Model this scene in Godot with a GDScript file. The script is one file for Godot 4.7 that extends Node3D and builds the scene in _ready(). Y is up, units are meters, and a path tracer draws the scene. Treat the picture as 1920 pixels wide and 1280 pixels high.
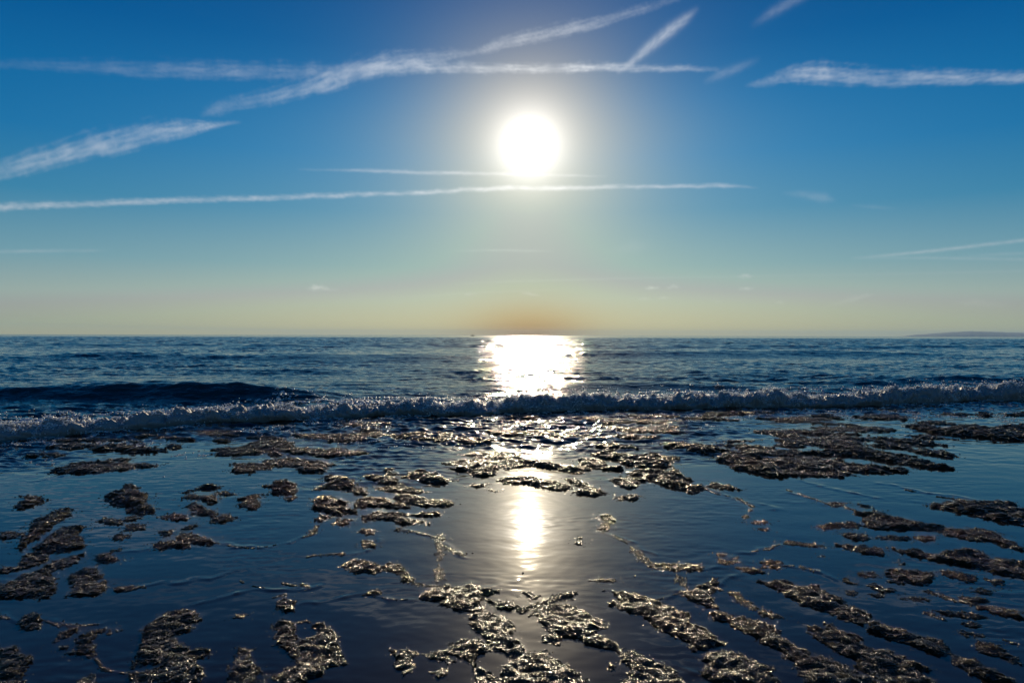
extends Node3D
# A backlit winter beach: weed-covered reef rock in a thin sheet of water, a breaking wave, the sea, a low sun and vapour trails.

const SUN_AZ := 1.374
const SUN_EL := 14.94
const PX := 11.3778          # sky picture: pixels per degree
const WIN_AZ := 42.0
const WIN_EL := 34.0

var foot: Array[Vector2] = [Vector2(-13.0, -7.6), Vector2(-9.6, -9.0), Vector2(-7.91, -10.33), Vector2(-7.68, -10.65), Vector2(-6.87, -11.3), Vector2(-6.09, -12.2), Vector2(-5.14, -12.75), Vector2(-3.29, -13.72), Vector2(-2.13, -14.2), Vector2(-0.65, -14.43), Vector2(1.12, -14.88), Vector2(3.72, -15.48), Vector2(5.8, -15.76), Vector2(7.77, -16.17), Vector2(10.08, -16.99), Vector2(11.99, -17.74), Vector2(14.11, -18.25), Vector2(20.0, -19.6), Vector2(30.0, -21.0)]
var foot_table := PackedFloat32Array()
var noise := FastNoiseLite.new()
var rng := RandomNumberGenerator.new()
var weed_blob: Mesh
var weed_material: StandardMaterial3D
var rock_material: StandardMaterial3D
var taken := {}
var cover := PackedFloat32Array()
var cw := 0
var ch := 0


func numbered(called: String) -> String:
	var n: int = taken.get(called, 0)
	taken[called] = n + 1
	return called if n == 0 else "%s_%03d" % [called, n]


func smooth(a: float, b: float, x: float) -> float:
	var t := clampf((x - a) / (b - a), 0.0, 1.0)
	return t * t * (3.0 - 2.0 * t)


func linear(r: float, g: float, b: float) -> Color:
	return Color(r / 255.0, g / 255.0, b / 255.0).srgb_to_linear()


func from_linear(r: float, g: float, b: float) -> Color:
	return Color(r, g, b).linear_to_srgb()


# ------------------------------------------------------------------ sky
var heights: Array[float] = [0.0, 1.2, 2.9, 5.5, 9.7, 13.8, 17.8, 21.6, 25.5, 36.0, 90.0]
var tones: Array[Color] = []        # far from the sun
var sunward: Array[Color] = []      # round the sun's bearing


func air(az: float, el: float) -> Color:
	var e := maxf(el, 0.0)
	var k := 0
	while k < heights.size() - 2 and e > heights[k + 1]:
		k += 1
	var t := clampf((e - heights[k]) / (heights[k + 1] - heights[k]), 0.0, 1.0)
	var da := az - SUN_AZ
	var near := exp(-pow(da / 29.0, 2.0)) * smooth(75.0, 30.0, e)
	var c := tones[k].lerp(tones[k + 1], t).lerp(sunward[k].lerp(sunward[k + 1], t), near)
	if absf(da) < 40.0:   # the low air under the sun is dusty and orange
		c = c.lerp(linear(194, 152, 84), 0.95 * exp(-pow(da / 4.8, 2.0)) * exp(-pow(e / 2.0, 1.4)))
	var a := deg_to_rad(az)
	var sa := deg_to_rad(SUN_AZ)
	var se := deg_to_rad(SUN_EL)
	var ee := deg_to_rad(el)
	var dot := sin(ee) * sin(se) + cos(ee) * cos(se) * cos(a - sa)
	var th := rad_to_deg(acos(clampf(dot, -1.0, 1.0)))
	var core := 6.0 * exp(-pow(th / 0.95, 2.0)) + 0.8 * exp(-pow(th / 2.2, 2.0)) + 0.26 * exp(-pow(th / 3.6, 2.0))
	var low := smooth(-3.0, 7.0, el)    # the glow is swallowed by the thick air at the horizon
	var tg := th * (1.0 + 0.16 * smooth(SUN_EL, SUN_EL + 6.0, el))
	var wide := exp(-th / 14.0)
	var halo := 3.2 * exp(-tg / 3.35)
	halo = halo / (1.0 + 1.05 * halo)
	var r := (halo + 0.018 * wide) * low + core
	var g := (0.64 * halo + 0.020 * wide) * low + core * 0.985
	var bl := (0.22 * halo * halo + 0.010 * wide) * low + core * 0.94
	return Color(c.r + r, c.g + g, c.b + bl)


func make_sky() -> Image:
	for s in [[158, 162, 138], [150, 166, 150], [144, 165, 162], [102, 150, 168], [42, 124, 164], [6, 106, 161], [0, 96, 154], [0, 83, 144], [0, 70, 131], [0, 56, 113], [0, 46, 96]]:
		tones.append(linear(s[0], s[1], s[2]))
	for s in [[212, 198, 146], [206, 202, 162], [190, 200, 178], [152, 183, 181], [100, 156, 185], [66, 141, 188], [40, 124, 179], [8, 101, 161], [0, 85, 147], [0, 62, 120], [0, 48, 98]]:
		sunward.append(linear(s[0], s[1], s[2]))
	var small := Image.create_empty(256, 128, false, Image.FORMAT_RGBF)
	for y in 128:
		for x in 256:
			small.set_pixel(x, y, air(wrapf((x + 0.5) / 256.0 * 360.0, -180.0, 180.0), 90.0 - (y + 0.5) / 128.0 * 180.0))
	small.resize(4096, 2048, Image.INTERPOLATE_BILINEAR)
	cw = int(WIN_AZ * 2.0 * PX)
	ch = int(WIN_EL * PX)
	cover.resize(cw * ch)
	trails()
	for y in ch:
		var el := (y + 0.5) / PX
		for x in cw:
			var az := (x + 0.5) / PX - WIN_AZ
			var c := air(az, el)
			var k: float = cover[y * cw + x]
			if k > 0.001:
				var th := Vector2(az - SUN_AZ, el - SUN_EL).length()
				var w := exp(-th / 6.0)
				var warm := exp(-el / 5.0)
				c = c.lerp(Color(0.60 + 1.2 * w + 0.14 * warm, 0.66 + 1.1 * w + 0.02 * warm, 0.75 + 0.9 * w - 0.2 * warm), k)
			small.set_pixel(posmod(int(floorf(az * PX)), 4096), 1023 - y, c)
	return small


func _trail(_sky, kind: String, pts: Array) -> void:
	var one := {}
	var s0 := 0.0
	for i in pts.size() - 1:
		var a: Vector4 = pts[i]
		var b: Vector4 = pts[i + 1]
		var p := Vector2(a.x, a.y)
		var d := Vector2(b.x - a.x, b.y - a.y)
		var len := d.length()
		var u := d / len
		var w := maxf(a.z, b.z) * 1.6 + 0.1
		var x0 := maxi(0, int((minf(a.x, b.x) - w + WIN_AZ) * PX))
		var x1 := mini(cw - 1, int((maxf(a.x, b.x) + w + WIN_AZ) * PX))
		var y0 := maxi(0, int((minf(a.y, b.y) - w) * PX))
		var y1 := mini(ch - 1, int((maxf(a.y, b.y) + w) * PX))
		for y in range(y0, y1 + 1):
			for x in range(x0, x1 + 1):
				var q := Vector2((x + 0.5) / PX - WIN_AZ, (y + 0.5) / PX) - p
				var along := q.dot(u)
				var off := q.cross(u)
				var t := clampf(along / len, 0.0, 1.0)
				if along < 0.0 or along > len:
					off = signf(off) * (q - u * clampf(along, 0.0, len)).length()
				var hw := lerpf(a.z, b.z, t)
				var strength := lerpf(a.w, b.w, t)
				var s := s0 + along
				var k := 0.0
				if kind == "smooth":
					k = strength * exp(-pow(off / (hw * 0.8), 2.0)) * (0.85 + 0.3 * noise.get_noise_2d(s * 1.5, off * 5.0))
				elif kind == "puff":
					var n := noise.get_noise_2d((q.x + p.x) * 5.0, (q.y + p.y) * 9.0) + 0.5 * noise.get_noise_2d((q.x + p.x) * 13.0, (q.y + p.y) * 20.0)
					k = strength * smooth(1.25, 0.1, absf(off) / hw - 0.7 * n + (0.35 if off > 0.0 else 0.0))
				else:
					var wob := 0.22 * hw * noise.get_noise_2d(s * 0.45 + 40.0, 3.0) + 0.10 * hw * noise.get_noise_2d(s * 1.9 + 10.0, 8.0)
					var o := (off + wob) / hw
					var slant := s + off * 2.6
					var fine := maxf(hw, 0.3)
					var fibre := noise.get_noise_2d(slant * 0.35, off / fine * 2.0 + 9.0) * 0.5 + noise.get_noise_2d(slant * 1.1 + 30.0, off / fine * 4.0) * 0.32 + noise.get_noise_2d(slant * 3.2, off / fine * 7.0 + 60.0) * 0.22
					# a spread trail has a firmer lower edge and combed-out wisps above
					if o > 0.0:
						k = strength * smooth(1.12 + 0.25 * fibre, 0.1, o)
					else:
						k = strength * smooth(1.25 + 0.5 * fibre, -0.1, -o)
					k *= 0.88 + 0.3 * noise.get_noise_2d(s * 0.16 + 3.0, pts[0].y * 7.0) + 0.3 * noise.get_noise_2d(s * 0.6, pts[0].y * 5.0)
					k *= 0.95 + 0.9 * fibre * minf(1.0, hw / 0.35)
				var at := y * cw + x
				if k > 0.001 and k > float(one.get(at, 0.0)):
					one[at] = k
		s0 += len
	for at in one:
		cover[at] = 1.0 - (1.0 - cover[at]) * (1.0 - clampf(0.70 * one[at], 0.0, 0.95))


# ------------------------------------------------------------------ water
func foot_z(x: float) -> float:
	var f := clampf((x + 13.0) / 43.0 * 1023.0, 0.0, 1022.0)
	var i := int(f)
	return lerpf(foot_table[i], foot_table[i + 1], f - i)


func make_foot() -> void:
	foot_table.resize(1024)
	var k := 0
	for i in 1024:
		var x := -13.0 + 43.0 * i / 1023.0
		while k < foot.size() - 2 and x > foot[k + 1].x:
			k += 1
		foot_table[i] = lerpf(foot[k].y, foot[k + 1].y, (x - foot[k].x) / (foot[k + 1].x - foot[k].x)) + 0.26 * noise.get_noise_2d(x * 0.5, 77.0) + 0.07 * noise.get_noise_2d(x * 1.6, 7.0)


func chop(b: float, x: float, z: float) -> float:
	var wash := lerpf(4.2, 7.5, smooth(-3.8, -1.8, x))
	var c := smooth(wash, wash * 0.3, b + 1.2 * noise.get_noise_2d(x * 0.3, z * 0.5))
	return c * (1.0 - 0.75 * smooth(2.0, 5.0, x) * smooth(0.8, 2.4, b))


func shallow(x: float, z: float) -> float:
	var n := noise
	var b := z - foot_z(x)
	var c := chop(b, x, z)
	var h := 0.0009 * n.get_noise_2d(x * 1.6, z * 3.0) + 0.0003 * n.get_noise_2d(x * 7.0, z * 12.0)
	var p := smooth(0.05, 0.5, n.get_noise_2d(x * 0.45 + 5.0, z * 0.5))
	p = maxf(p, smooth(-0.6, -2.2, x) * smooth(-4.6, -7.0, z) * 0.8)
	h += p * (0.0012 * n.get_noise_2d(x * 3.0 + z, z * 11.0) + 0.0007 * n.get_noise_2d(x * 9.0, z * 24.0))
	if c > 0.001:
		h += c * (0.034 * n.get_noise_2d(x * 0.9, z * 2.0) + 0.028 * n.get_noise_2d(x * 2.6, z * 5.5) + 0.013 * n.get_noise_2d(x * 7.0, z * 14.0))
	return h


func sea_height(x: float, z: float) -> float:
	var n := noise
	var t := foot_z(x) - z
	var d := -z
	var h := 0.0
	if t < 30.0:
		h += 0.10 * exp(-maxf(t, 0.0) / 3.0) * smooth(0.0, 0.6, t) - 0.05 * smooth(0.3, 0.0, t)
	# the dark swell that is about to break on the left, and lower ones beyond
	h += ridge(x, z, -17.3 + 0.35 * n.get_noise_2d(x * 0.2, 1.0), 0.37 * smooth(-19.0, -9.0, x) * smooth(-3.2, -7.0, x), 0.62, 2.2)
	h += ridge(x, z, -21.0 + 0.5 * n.get_noise_2d(x * 0.25, 5.0), 0.17 * smooth(-3.0, 0.5, x) * smooth(10.0, 5.0, x), 0.8, 2.0)
	h += ridge(x, z, -23.5, 0.25 * smooth(9.0, 14.0, x), 0.8, 2.0)
	h += ridge(x, z, -30.0 + n.get_noise_2d(x * 0.1, 5.0), 0.12 * smooth(0.1, 0.5, n.get_noise_2d(x * 0.08, 2.0) + 0.25), 1.2, 3.0)
	h += ridge(x, z, -46.0 + 2.0 * n.get_noise_2d(x * 0.04, 9.0), 0.42 * smooth(3.0, -6.0, x) * (0.8 + 0.3 * n.get_noise_2d(x * 0.1, 8.0)), 2.4, 5.0)
	h += ridge(x, z, -56.0 + 2.0 * n.get_noise_2d(x * 0.04, 19.0), 0.46 * smooth(1.0, 6.0, x) * smooth(45.0, 25.0, x), 2.6, 5.0)
	h += ridge(x, z, -95.0 + 4.0 * n.get_noise_2d(x * 0.03, 29.0), 0.4, 5.0, 9.0)
	var near := smooth(0.0, 1.2, t) * (0.85 + 0.6 * n.get_noise_2d(x * 0.035 + 4.0, z * 0.06) + 0.3 * n.get_noise_2d(x * 0.15, z * 0.25))
	h += near * 0.062 * n.get_noise_2d(x * 0.26, z * 0.72)
	h += near * 0.042 * n.get_noise_2d(x * 0.65 + 9.0, z * 1.9)
	if d < 120.0:
		h += near * 0.022 * smooth(120.0, 60.0, d) * n.get_noise_2d(x * 1.9, z * 5.0)
	if d < 45.0:
		h += near * 0.006 * smooth(45.0, 25.0, d) * n.get_noise_2d(x * 6.0, z * 12.0)
	if d > 40.0:
		h += smooth(40.0, 120.0, d) * 0.12 * n.get_noise_2d(x * 0.09, z * 0.2)
	if d > 50.0:
		h += smooth(50.0, 110.0, d) * (0.12 * n.get_noise_2d(x * 0.12, z * 0.40) + 0.075 * n.get_noise_2d(x * 0.36 + 3.0, z * 0.92))
	return h


func ridge(_x: float, z: float, at: float, tall: float, front: float, back: float) -> float:
	if tall < 0.002:
		return 0.0
	var q := z - at
	q = q / front if q > 0.0 else q / back
	return 0.0 if absf(q) > 4.0 else tall * exp(-q * q)


func sheet(zs: PackedFloat32Array, columns: int, spread: float, apex: float, height: Callable, stamps: Array) -> Array:
	var rows := zs.size()
	var v := PackedVector3Array()
	var nn := PackedVector3Array()
	var uv := PackedVector2Array()
	v.resize(rows * columns)
	nn.resize(rows * columns)
	uv.resize(rows * columns)
	var at := 0
	for r in rows:
		var z := zs[r]
		var half := spread * (apex - z)
		for c in columns:
			var x := half * (2.0 * c / (columns - 1.0) - 1.0)
			v[at] = Vector3(x, height.call(x, z), z)
			uv[at] = Vector2(x, z)
			at += 1
	for line in stamps:
		stamp(v, zs, columns, spread, apex, line)
	for r in rows:
		var r0 := maxi(r - 1, 0) * columns
		var r1 := mini(r + 1, rows - 1) * columns
		for c in columns:
			var a := v[r * columns + mini(c + 1, columns - 1)] - v[r * columns + maxi(c - 1, 0)]
			var b := v[r0 + c] - v[r1 + c]
			nn[r * columns + c] = b.cross(a).normalized()
	var index := PackedInt32Array()
	index.resize((rows - 1) * (columns - 1) * 6)
	var k := 0
	for r in rows - 1:
		for c in columns - 1:
			var p := r * columns + c
			index[k] = p
			index[k + 1] = p + columns
			index[k + 2] = p + 1
			index[k + 3] = p + 1
			index[k + 4] = p + columns
			index[k + 5] = p + columns + 1
			k += 6
	var arrays := []
	arrays.resize(Mesh.ARRAY_MAX)
	arrays[Mesh.ARRAY_VERTEX] = v
	arrays[Mesh.ARRAY_NORMAL] = nn
	arrays[Mesh.ARRAY_TEX_UV] = uv
	arrays[Mesh.ARRAY_INDEX] = index
	return arrays


func stamp(v: PackedVector3Array, zs: PackedFloat32Array, columns: int, spread: float, apex: float, line: Array) -> void:
	for i in line.size() - 1:
		var a: Vector2 = line[i]
		var b: Vector2 = line[i + 1]
		var wide := 0.005 * -(a.y + b.y) * 0.5
		var tall := wide * 0.13
		var reach := wide * 2.5 + 0.05
		for r in zs.size():
			var z := zs[r]
			if z < minf(a.y, b.y) - reach or z > maxf(a.y, b.y) + reach:
				continue
			var half := spread * (apex - z)
			var c0 := maxi(0, int(((minf(a.x, b.x) - reach) / half + 1.0) * 0.5 * (columns - 1.0)))
			var c1 := mini(columns - 1, int(((maxf(a.x, b.x) + reach) / half + 1.0) * 0.5 * (columns - 1.0)) + 1)
			for c in range(c0, c1 + 1):
				var p := v[r * columns + c]
				var q := Vector2(p.x + 0.05 * noise.get_noise_2d(p.x * 3.0, p.z * 3.0), p.z + 0.05 * noise.get_noise_2d(p.x * 4.0, p.z * 4.0 + 50.0))
				var near := Geometry2D.get_closest_point_to_segment(q, a, b)
				var d := q.distance_to(near) / wide
				if d < 2.5:
					p.y = maxf(p.y, p.y + tall * exp(-d * d) * (0.7 + 0.6 * noise.get_noise_2d(p.x * 9.0, p.z * 9.0)))
					v[r * columns + c] = p


# ------------------------------------------------------------------ reef rock
func rock(label: String, tall: float, flat: Array) -> void:
	var poly := PackedVector2Array()
	var mid := Vector2.ZERO
	for i in flat.size() / 2:
		poly.append(Vector2(flat[i * 2], flat[i * 2 + 1]))
		mid += poly[i]
	mid /= poly.size()
	var lo := poly[0]
	var hi := poly[0]
	for p in poly:
		lo = lo.min(p)
		hi = hi.max(p)
	var far := mid.length()
	var cell := clampf(0.0032 * far, 0.011, 0.04)
	var jag := 0.0026 * far
	lo -= Vector2.ONE * jag * 6.0
	hi += Vector2.ONE * jag * 6.0
	var nx := int((hi.x - lo.x) / cell) + 2
	var nz := int((hi.y - lo.y) / cell) + 2
	var ins := PackedFloat32Array()
	ins.resize(nx * nz)
	var m := poly.size()
	for j in nz:
		for i in nx:
			var p := lo + Vector2(i, j) * cell
			p += Vector2(noise.get_noise_2d(p.x * 0.22 / jag, p.y * 0.22 / jag), noise.get_noise_2d(p.x * 0.22 / jag + 90.0, p.y * 0.22 / jag)) * jag * 1.3
			var best := 1e9
			for k in m:
				var a := poly[k]
				var e := poly[(k + 1) % m] - a
				var q := p - a - e * clampf((p - a).dot(e) / e.length_squared(), 0.0, 1.0)
				best = minf(best, q.length_squared())
			var d := sqrt(best) * (1.0 if Geometry2D.is_point_in_polygon(p, poly) else -1.0)
			ins[j * nx + i] = d + jag * (1.35 * noise.get_noise_2d(p.x * 0.3 / jag, p.y * 0.22 / jag) + 1.15 * noise.get_noise_2d(p.x * 0.75 / jag, p.y * 0.55 / jag))
	var v := PackedVector3Array()
	var used := PackedInt32Array()
	used.resize(nx * nz)
	used.fill(-1)
	var index := PackedInt32Array()
	var hs := PackedFloat32Array()
	hs.resize(nx * nz)
	for j in nz:
		for i in nx:
			var d := ins[j * nx + i]
			var p := lo + Vector2(i, j) * cell
			var h := -0.02
			if d > 0.0:
				h = tall * (1.0 - exp(-d / (tall * 0.9))) * (0.72 + 0.6 * noise.get_noise_2d(p.x * 5.0, p.y * 5.0)) + 0.010 * noise.get_noise_2d(p.x * 14.0, p.y * 14.0) * minf(1.0, d / 0.03)
			hs[j * nx + i] = h
	for j in nz - 1:
		for i in nx - 1:
			var q: Array[int] = [j * nx + i, j * nx + i + 1, (j + 1) * nx + i + 1, (j + 1) * nx + i]
			if maxf(maxf(ins[q[0]], ins[q[1]]), maxf(ins[q[2]], ins[q[3]])) <= 0.0:
				continue
			for k in q:
				if used[k] < 0:
					used[k] = v.size()
					var p := lo + Vector2(k % nx, k / nx) * cell - mid
					v.append(Vector3(p.x, hs[k], p.y))
			index.append_array([used[q[0]], used[q[1]], used[q[2]], used[q[0]], used[q[2]], used[q[3]]])
	if v.is_empty():
		print("empty rock: ", label)
		return
	var root := Node3D.new()
	root.name = numbered("seaweed_rock")
	add_child(root)
	root.position = Vector3(mid.x, 0, mid.y)
	root.set_meta("label", label)
	root.set_meta("category", "rock")
	root.set_meta("group", "tiny rocks awash in the shallows" if label.begins_with("tiny weed-covered rock awash") else "weed-covered rocks in the shallow water")
	var st := SurfaceTool.new()
	var arrays := []
	arrays.resize(Mesh.ARRAY_MAX)
	arrays[Mesh.ARRAY_VERTEX] = v
	arrays[Mesh.ARRAY_INDEX] = index
	st.create_from_arrays(arrays)
	st.generate_normals()
	var body := MeshInstance3D.new()
	body.name = "rock"
	body.mesh = st.commit()
	body.material_override = rock_material
	root.add_child(body)
	# the weed: a mat of small glossy bladders with flat wet fronds among them
	var size := clampf(0.0008 * far, 0.0031, 0.0100)
	var per := cell * cell / (size * size) * 0.62
	var where: Array[Transform3D] = []
	var tint: Array[Color] = []
	for j in nz:
		for i in nx:
			var d := ins[j * nx + i]
			var p := lo + Vector2(i, j) * cell
			var want := per
			if d <= 0.0:
				if d < -jag * 5.0:
					continue
				var tuft := noise.get_noise_2d(p.x * 0.55 / jag + 7.0, p.y * 0.4 / jag) + 0.5 * noise.get_noise_2d(p.x * 1.3 / jag, p.y * 1.0 / jag)
				want = per * lerpf(0.7, 0.25, smooth(6.0, 9.0, far)) * smooth(0.18, 0.5, tuft - 0.10 * (-d / jag - 1.0))
			else:
				want *= 1.0 - 0.75 * smooth(-0.30, -0.5, noise.get_noise_2d(p.x * 7.0 + 20.0, p.y * 7.0))
			var count := int(want) + (1 if rng.randf() < want - int(want) else 0)
			for k in count:
				var x := p.x + (rng.randf() - 0.5) * cell
				var z := p.y + (rng.randf() - 0.5) * cell
				var r := size * rng.randf_range(0.5, 1.2)
				var frond := rng.randf() < 0.65
				var tip := 0.24 if frond else 0.7
				var shape := Vector3(r * rng.randf_range(1.2, 2.2), r * 0.26, r * rng.randf_range(0.7, 1.2)) if frond else Vector3(r * rng.randf_range(0.6, 1.0), r * rng.randf_range(0.6, 1.0), r * 0.7)
				var way := 2.0 * noise.get_noise_2d(p.x * 3.0, p.y * 3.0) + rng.randfn(0.0, 0.5)
				var b := Basis.from_euler(Vector3(rng.randfn(0.0, tip), way, rng.randfn(0.0, tip))) * Basis.from_scale(shape)
				where.append(Transform3D(b, Vector3(x - mid.x, maxf(hs[j * nx + i], -0.003) + r * rng.randf_range(-0.3, 0.6), z - mid.y)))
				var o := rng.randf()
				var shade := rng.randf_range(0.5, 1.3)
				tint.append(Color(0.016 + 0.026 * o, 0.012 + 0.019 * o, 0.004 + 0.005 * o) * shade)
	if where.size() > 8:
		scatter("seaweed", where, tint, weed_blob, weed_material, root)


func tiny_heads() -> void:
	var made := 0
	for i in 9000:
		if made >= 125:
			break
		var z := rng.randf_range(-14.4, -8.2)
		var x := rng.randf_range(-0.62, 0.62) * -z
		var b := z - foot_z(x)
		if b < 0.35 or noise.get_noise_2d(x * 0.35 + 3.0, z * 0.8) + 0.4 * noise.get_noise_2d(x * 1.2, z * 2.0) < 0.02 or (x > 4.2 and z > -10.0):
			continue
		made += 1
		var w := rng.randf_range(0.05, 0.25)
		var flat: Array = []
		for k in 7:
			var a := TAU * k / 7.0
			var q := rng.randf_range(0.6, 1.3)
			flat.append_array([x + cos(a) * w * q * 1.9, z + sin(a) * w * q * 1.3 + cos(a) * w * 0.5])
		var side := "left of the sun's glitter path" if x < -0.9 else ("right of the sun's glitter path" if x > 1.3 else "in the sun's glitter path")
		rock("tiny weed-covered rock awash %s, %s" % ["close under the surf" if b < 2.4 else "nearer the still pools", side], rng.randf_range(0.015, 0.035), flat)


func strand(label: String, line: Array) -> void:
	var where: Array[Transform3D] = []
	var tint: Array[Color] = []
	var first: Vector2 = line[0]
	for i in line.size() - 1:
		var a: Vector2 = line[i]
		var b: Vector2 = line[i + 1]
		var far := a.length()
		var size := clampf(0.0008 * far, 0.0031, 0.0100)
		var count := int(a.distance_to(b) / size * 2.6)
		for k in count:
			var p := a.lerp(b, rng.randf())
			var lump := noise.get_noise_2d(p.x * 2.2, p.y * 2.2) + 0.5 * noise.get_noise_2d(p.x * 7.0, p.y * 7.0)
			if lump < 0.02:
				continue
			p += Vector2(rng.randfn(0.0, 0.010 * far * lump * 0.5), rng.randfn(0.0, 0.008 * far * lump * 0.5)) + 0.04 * Vector2(noise.get_noise_2d(p.x * 3.0, 5.0), noise.get_noise_2d(p.y * 3.0, 9.0))
			var r := size * rng.randf_range(0.5, 1.15)
			where.append(Transform3D(Basis.from_euler(Vector3(rng.randfn(0.0, 0.4), rng.randf() * TAU, rng.randfn(0.0, 0.4))) * Basis.from_scale(Vector3(r * rng.randf_range(0.9, 2.2), r * rng.randf_range(0.4, 0.9), r)), Vector3(p.x - first.x, r * rng.randf_range(0.1, 0.9), p.y - first.y)))
			var o := rng.randf()
			tint.append(Color(0.016 + 0.026 * o, 0.012 + 0.019 * o, 0.004 + 0.005 * o) * rng.randf_range(0.5, 1.3))
	if where.size() < 9:
		return
	var root := Node3D.new()
	root.name = numbered("seaweed_strand")
	add_child(root)
	root.position = Vector3(first.x, 0, first.y)
	root.set_meta("label", label)
	root.set_meta("category", "seaweed")
	root.set_meta("group", "thin strands of weed along the ripple lines")
	scatter("tufts", where, tint, weed_blob, weed_material, root)


func scatter(called: String, where: Array[Transform3D], tint: Array[Color], mesh: Mesh, m: Material, parent: Node3D) -> void:
	var mm := MultiMesh.new()
	mm.transform_format = MultiMesh.TRANSFORM_3D
	mm.use_colors = not tint.is_empty()
	mm.mesh = mesh
	mm.instance_count = where.size()
	for k in where.size():
		mm.set_instance_transform(k, where[k])
		if not tint.is_empty():
			mm.set_instance_color(k, tint[k])
	var o := MultiMeshInstance3D.new()
	o.name = called
	o.multimesh = mm
	o.material_override = m
	o.set_meta("kind", "stuff")
	parent.add_child(o, true)


# ------------------------------------------------------------------ the breaking wave
func crest_height(s: float) -> float:
	return (0.095 + 0.0062 * s) * clampf(0.85 + 0.9 * noise.get_noise_2d(s * 0.35, 3.0) + 0.5 * noise.get_noise_2d(s * 1.3, 13.0), 0.2, 1.7)


func wave_point(x: float, u: float) -> Vector3:
	var tall := crest_height(x)
	var t := 0.9 * pow(u, 1.6)
	var y := 0.0
	if u < 0.4:
		y = tall * (1.0 - pow(1.0 - u / 0.4, 2.3))
	else:
		y = lerpf(tall, 0.06, smooth(0.4, 1.0, u))
	var n := noise
	var out := 0.17 * absf(n.get_noise_3d(x * 1.9, y * 4.0, t * 2.2)) + 0.12 * absf(n.get_noise_3d(x * 5.0, y * 6.0, t * 5.0 + 9.0)) + 0.07 * absf(n.get_noise_3d(x * 12.0, y * 13.0, t * 12.0)) + 0.02 * n.get_noise_3d(x * 26.0, y * 26.0, t * 26.0)
	var k := smooth(0.0, 0.1, u) * smooth(1.0, 0.7, u)
	var ang := lerpf(0.3, 1.3, smooth(0.0, 0.4, u))
	return Vector3(x, y - 0.03 * smooth(0.1, 0.0, u) + out * k * sin(ang), foot_z(x) - t + out * k * cos(ang))


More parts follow.
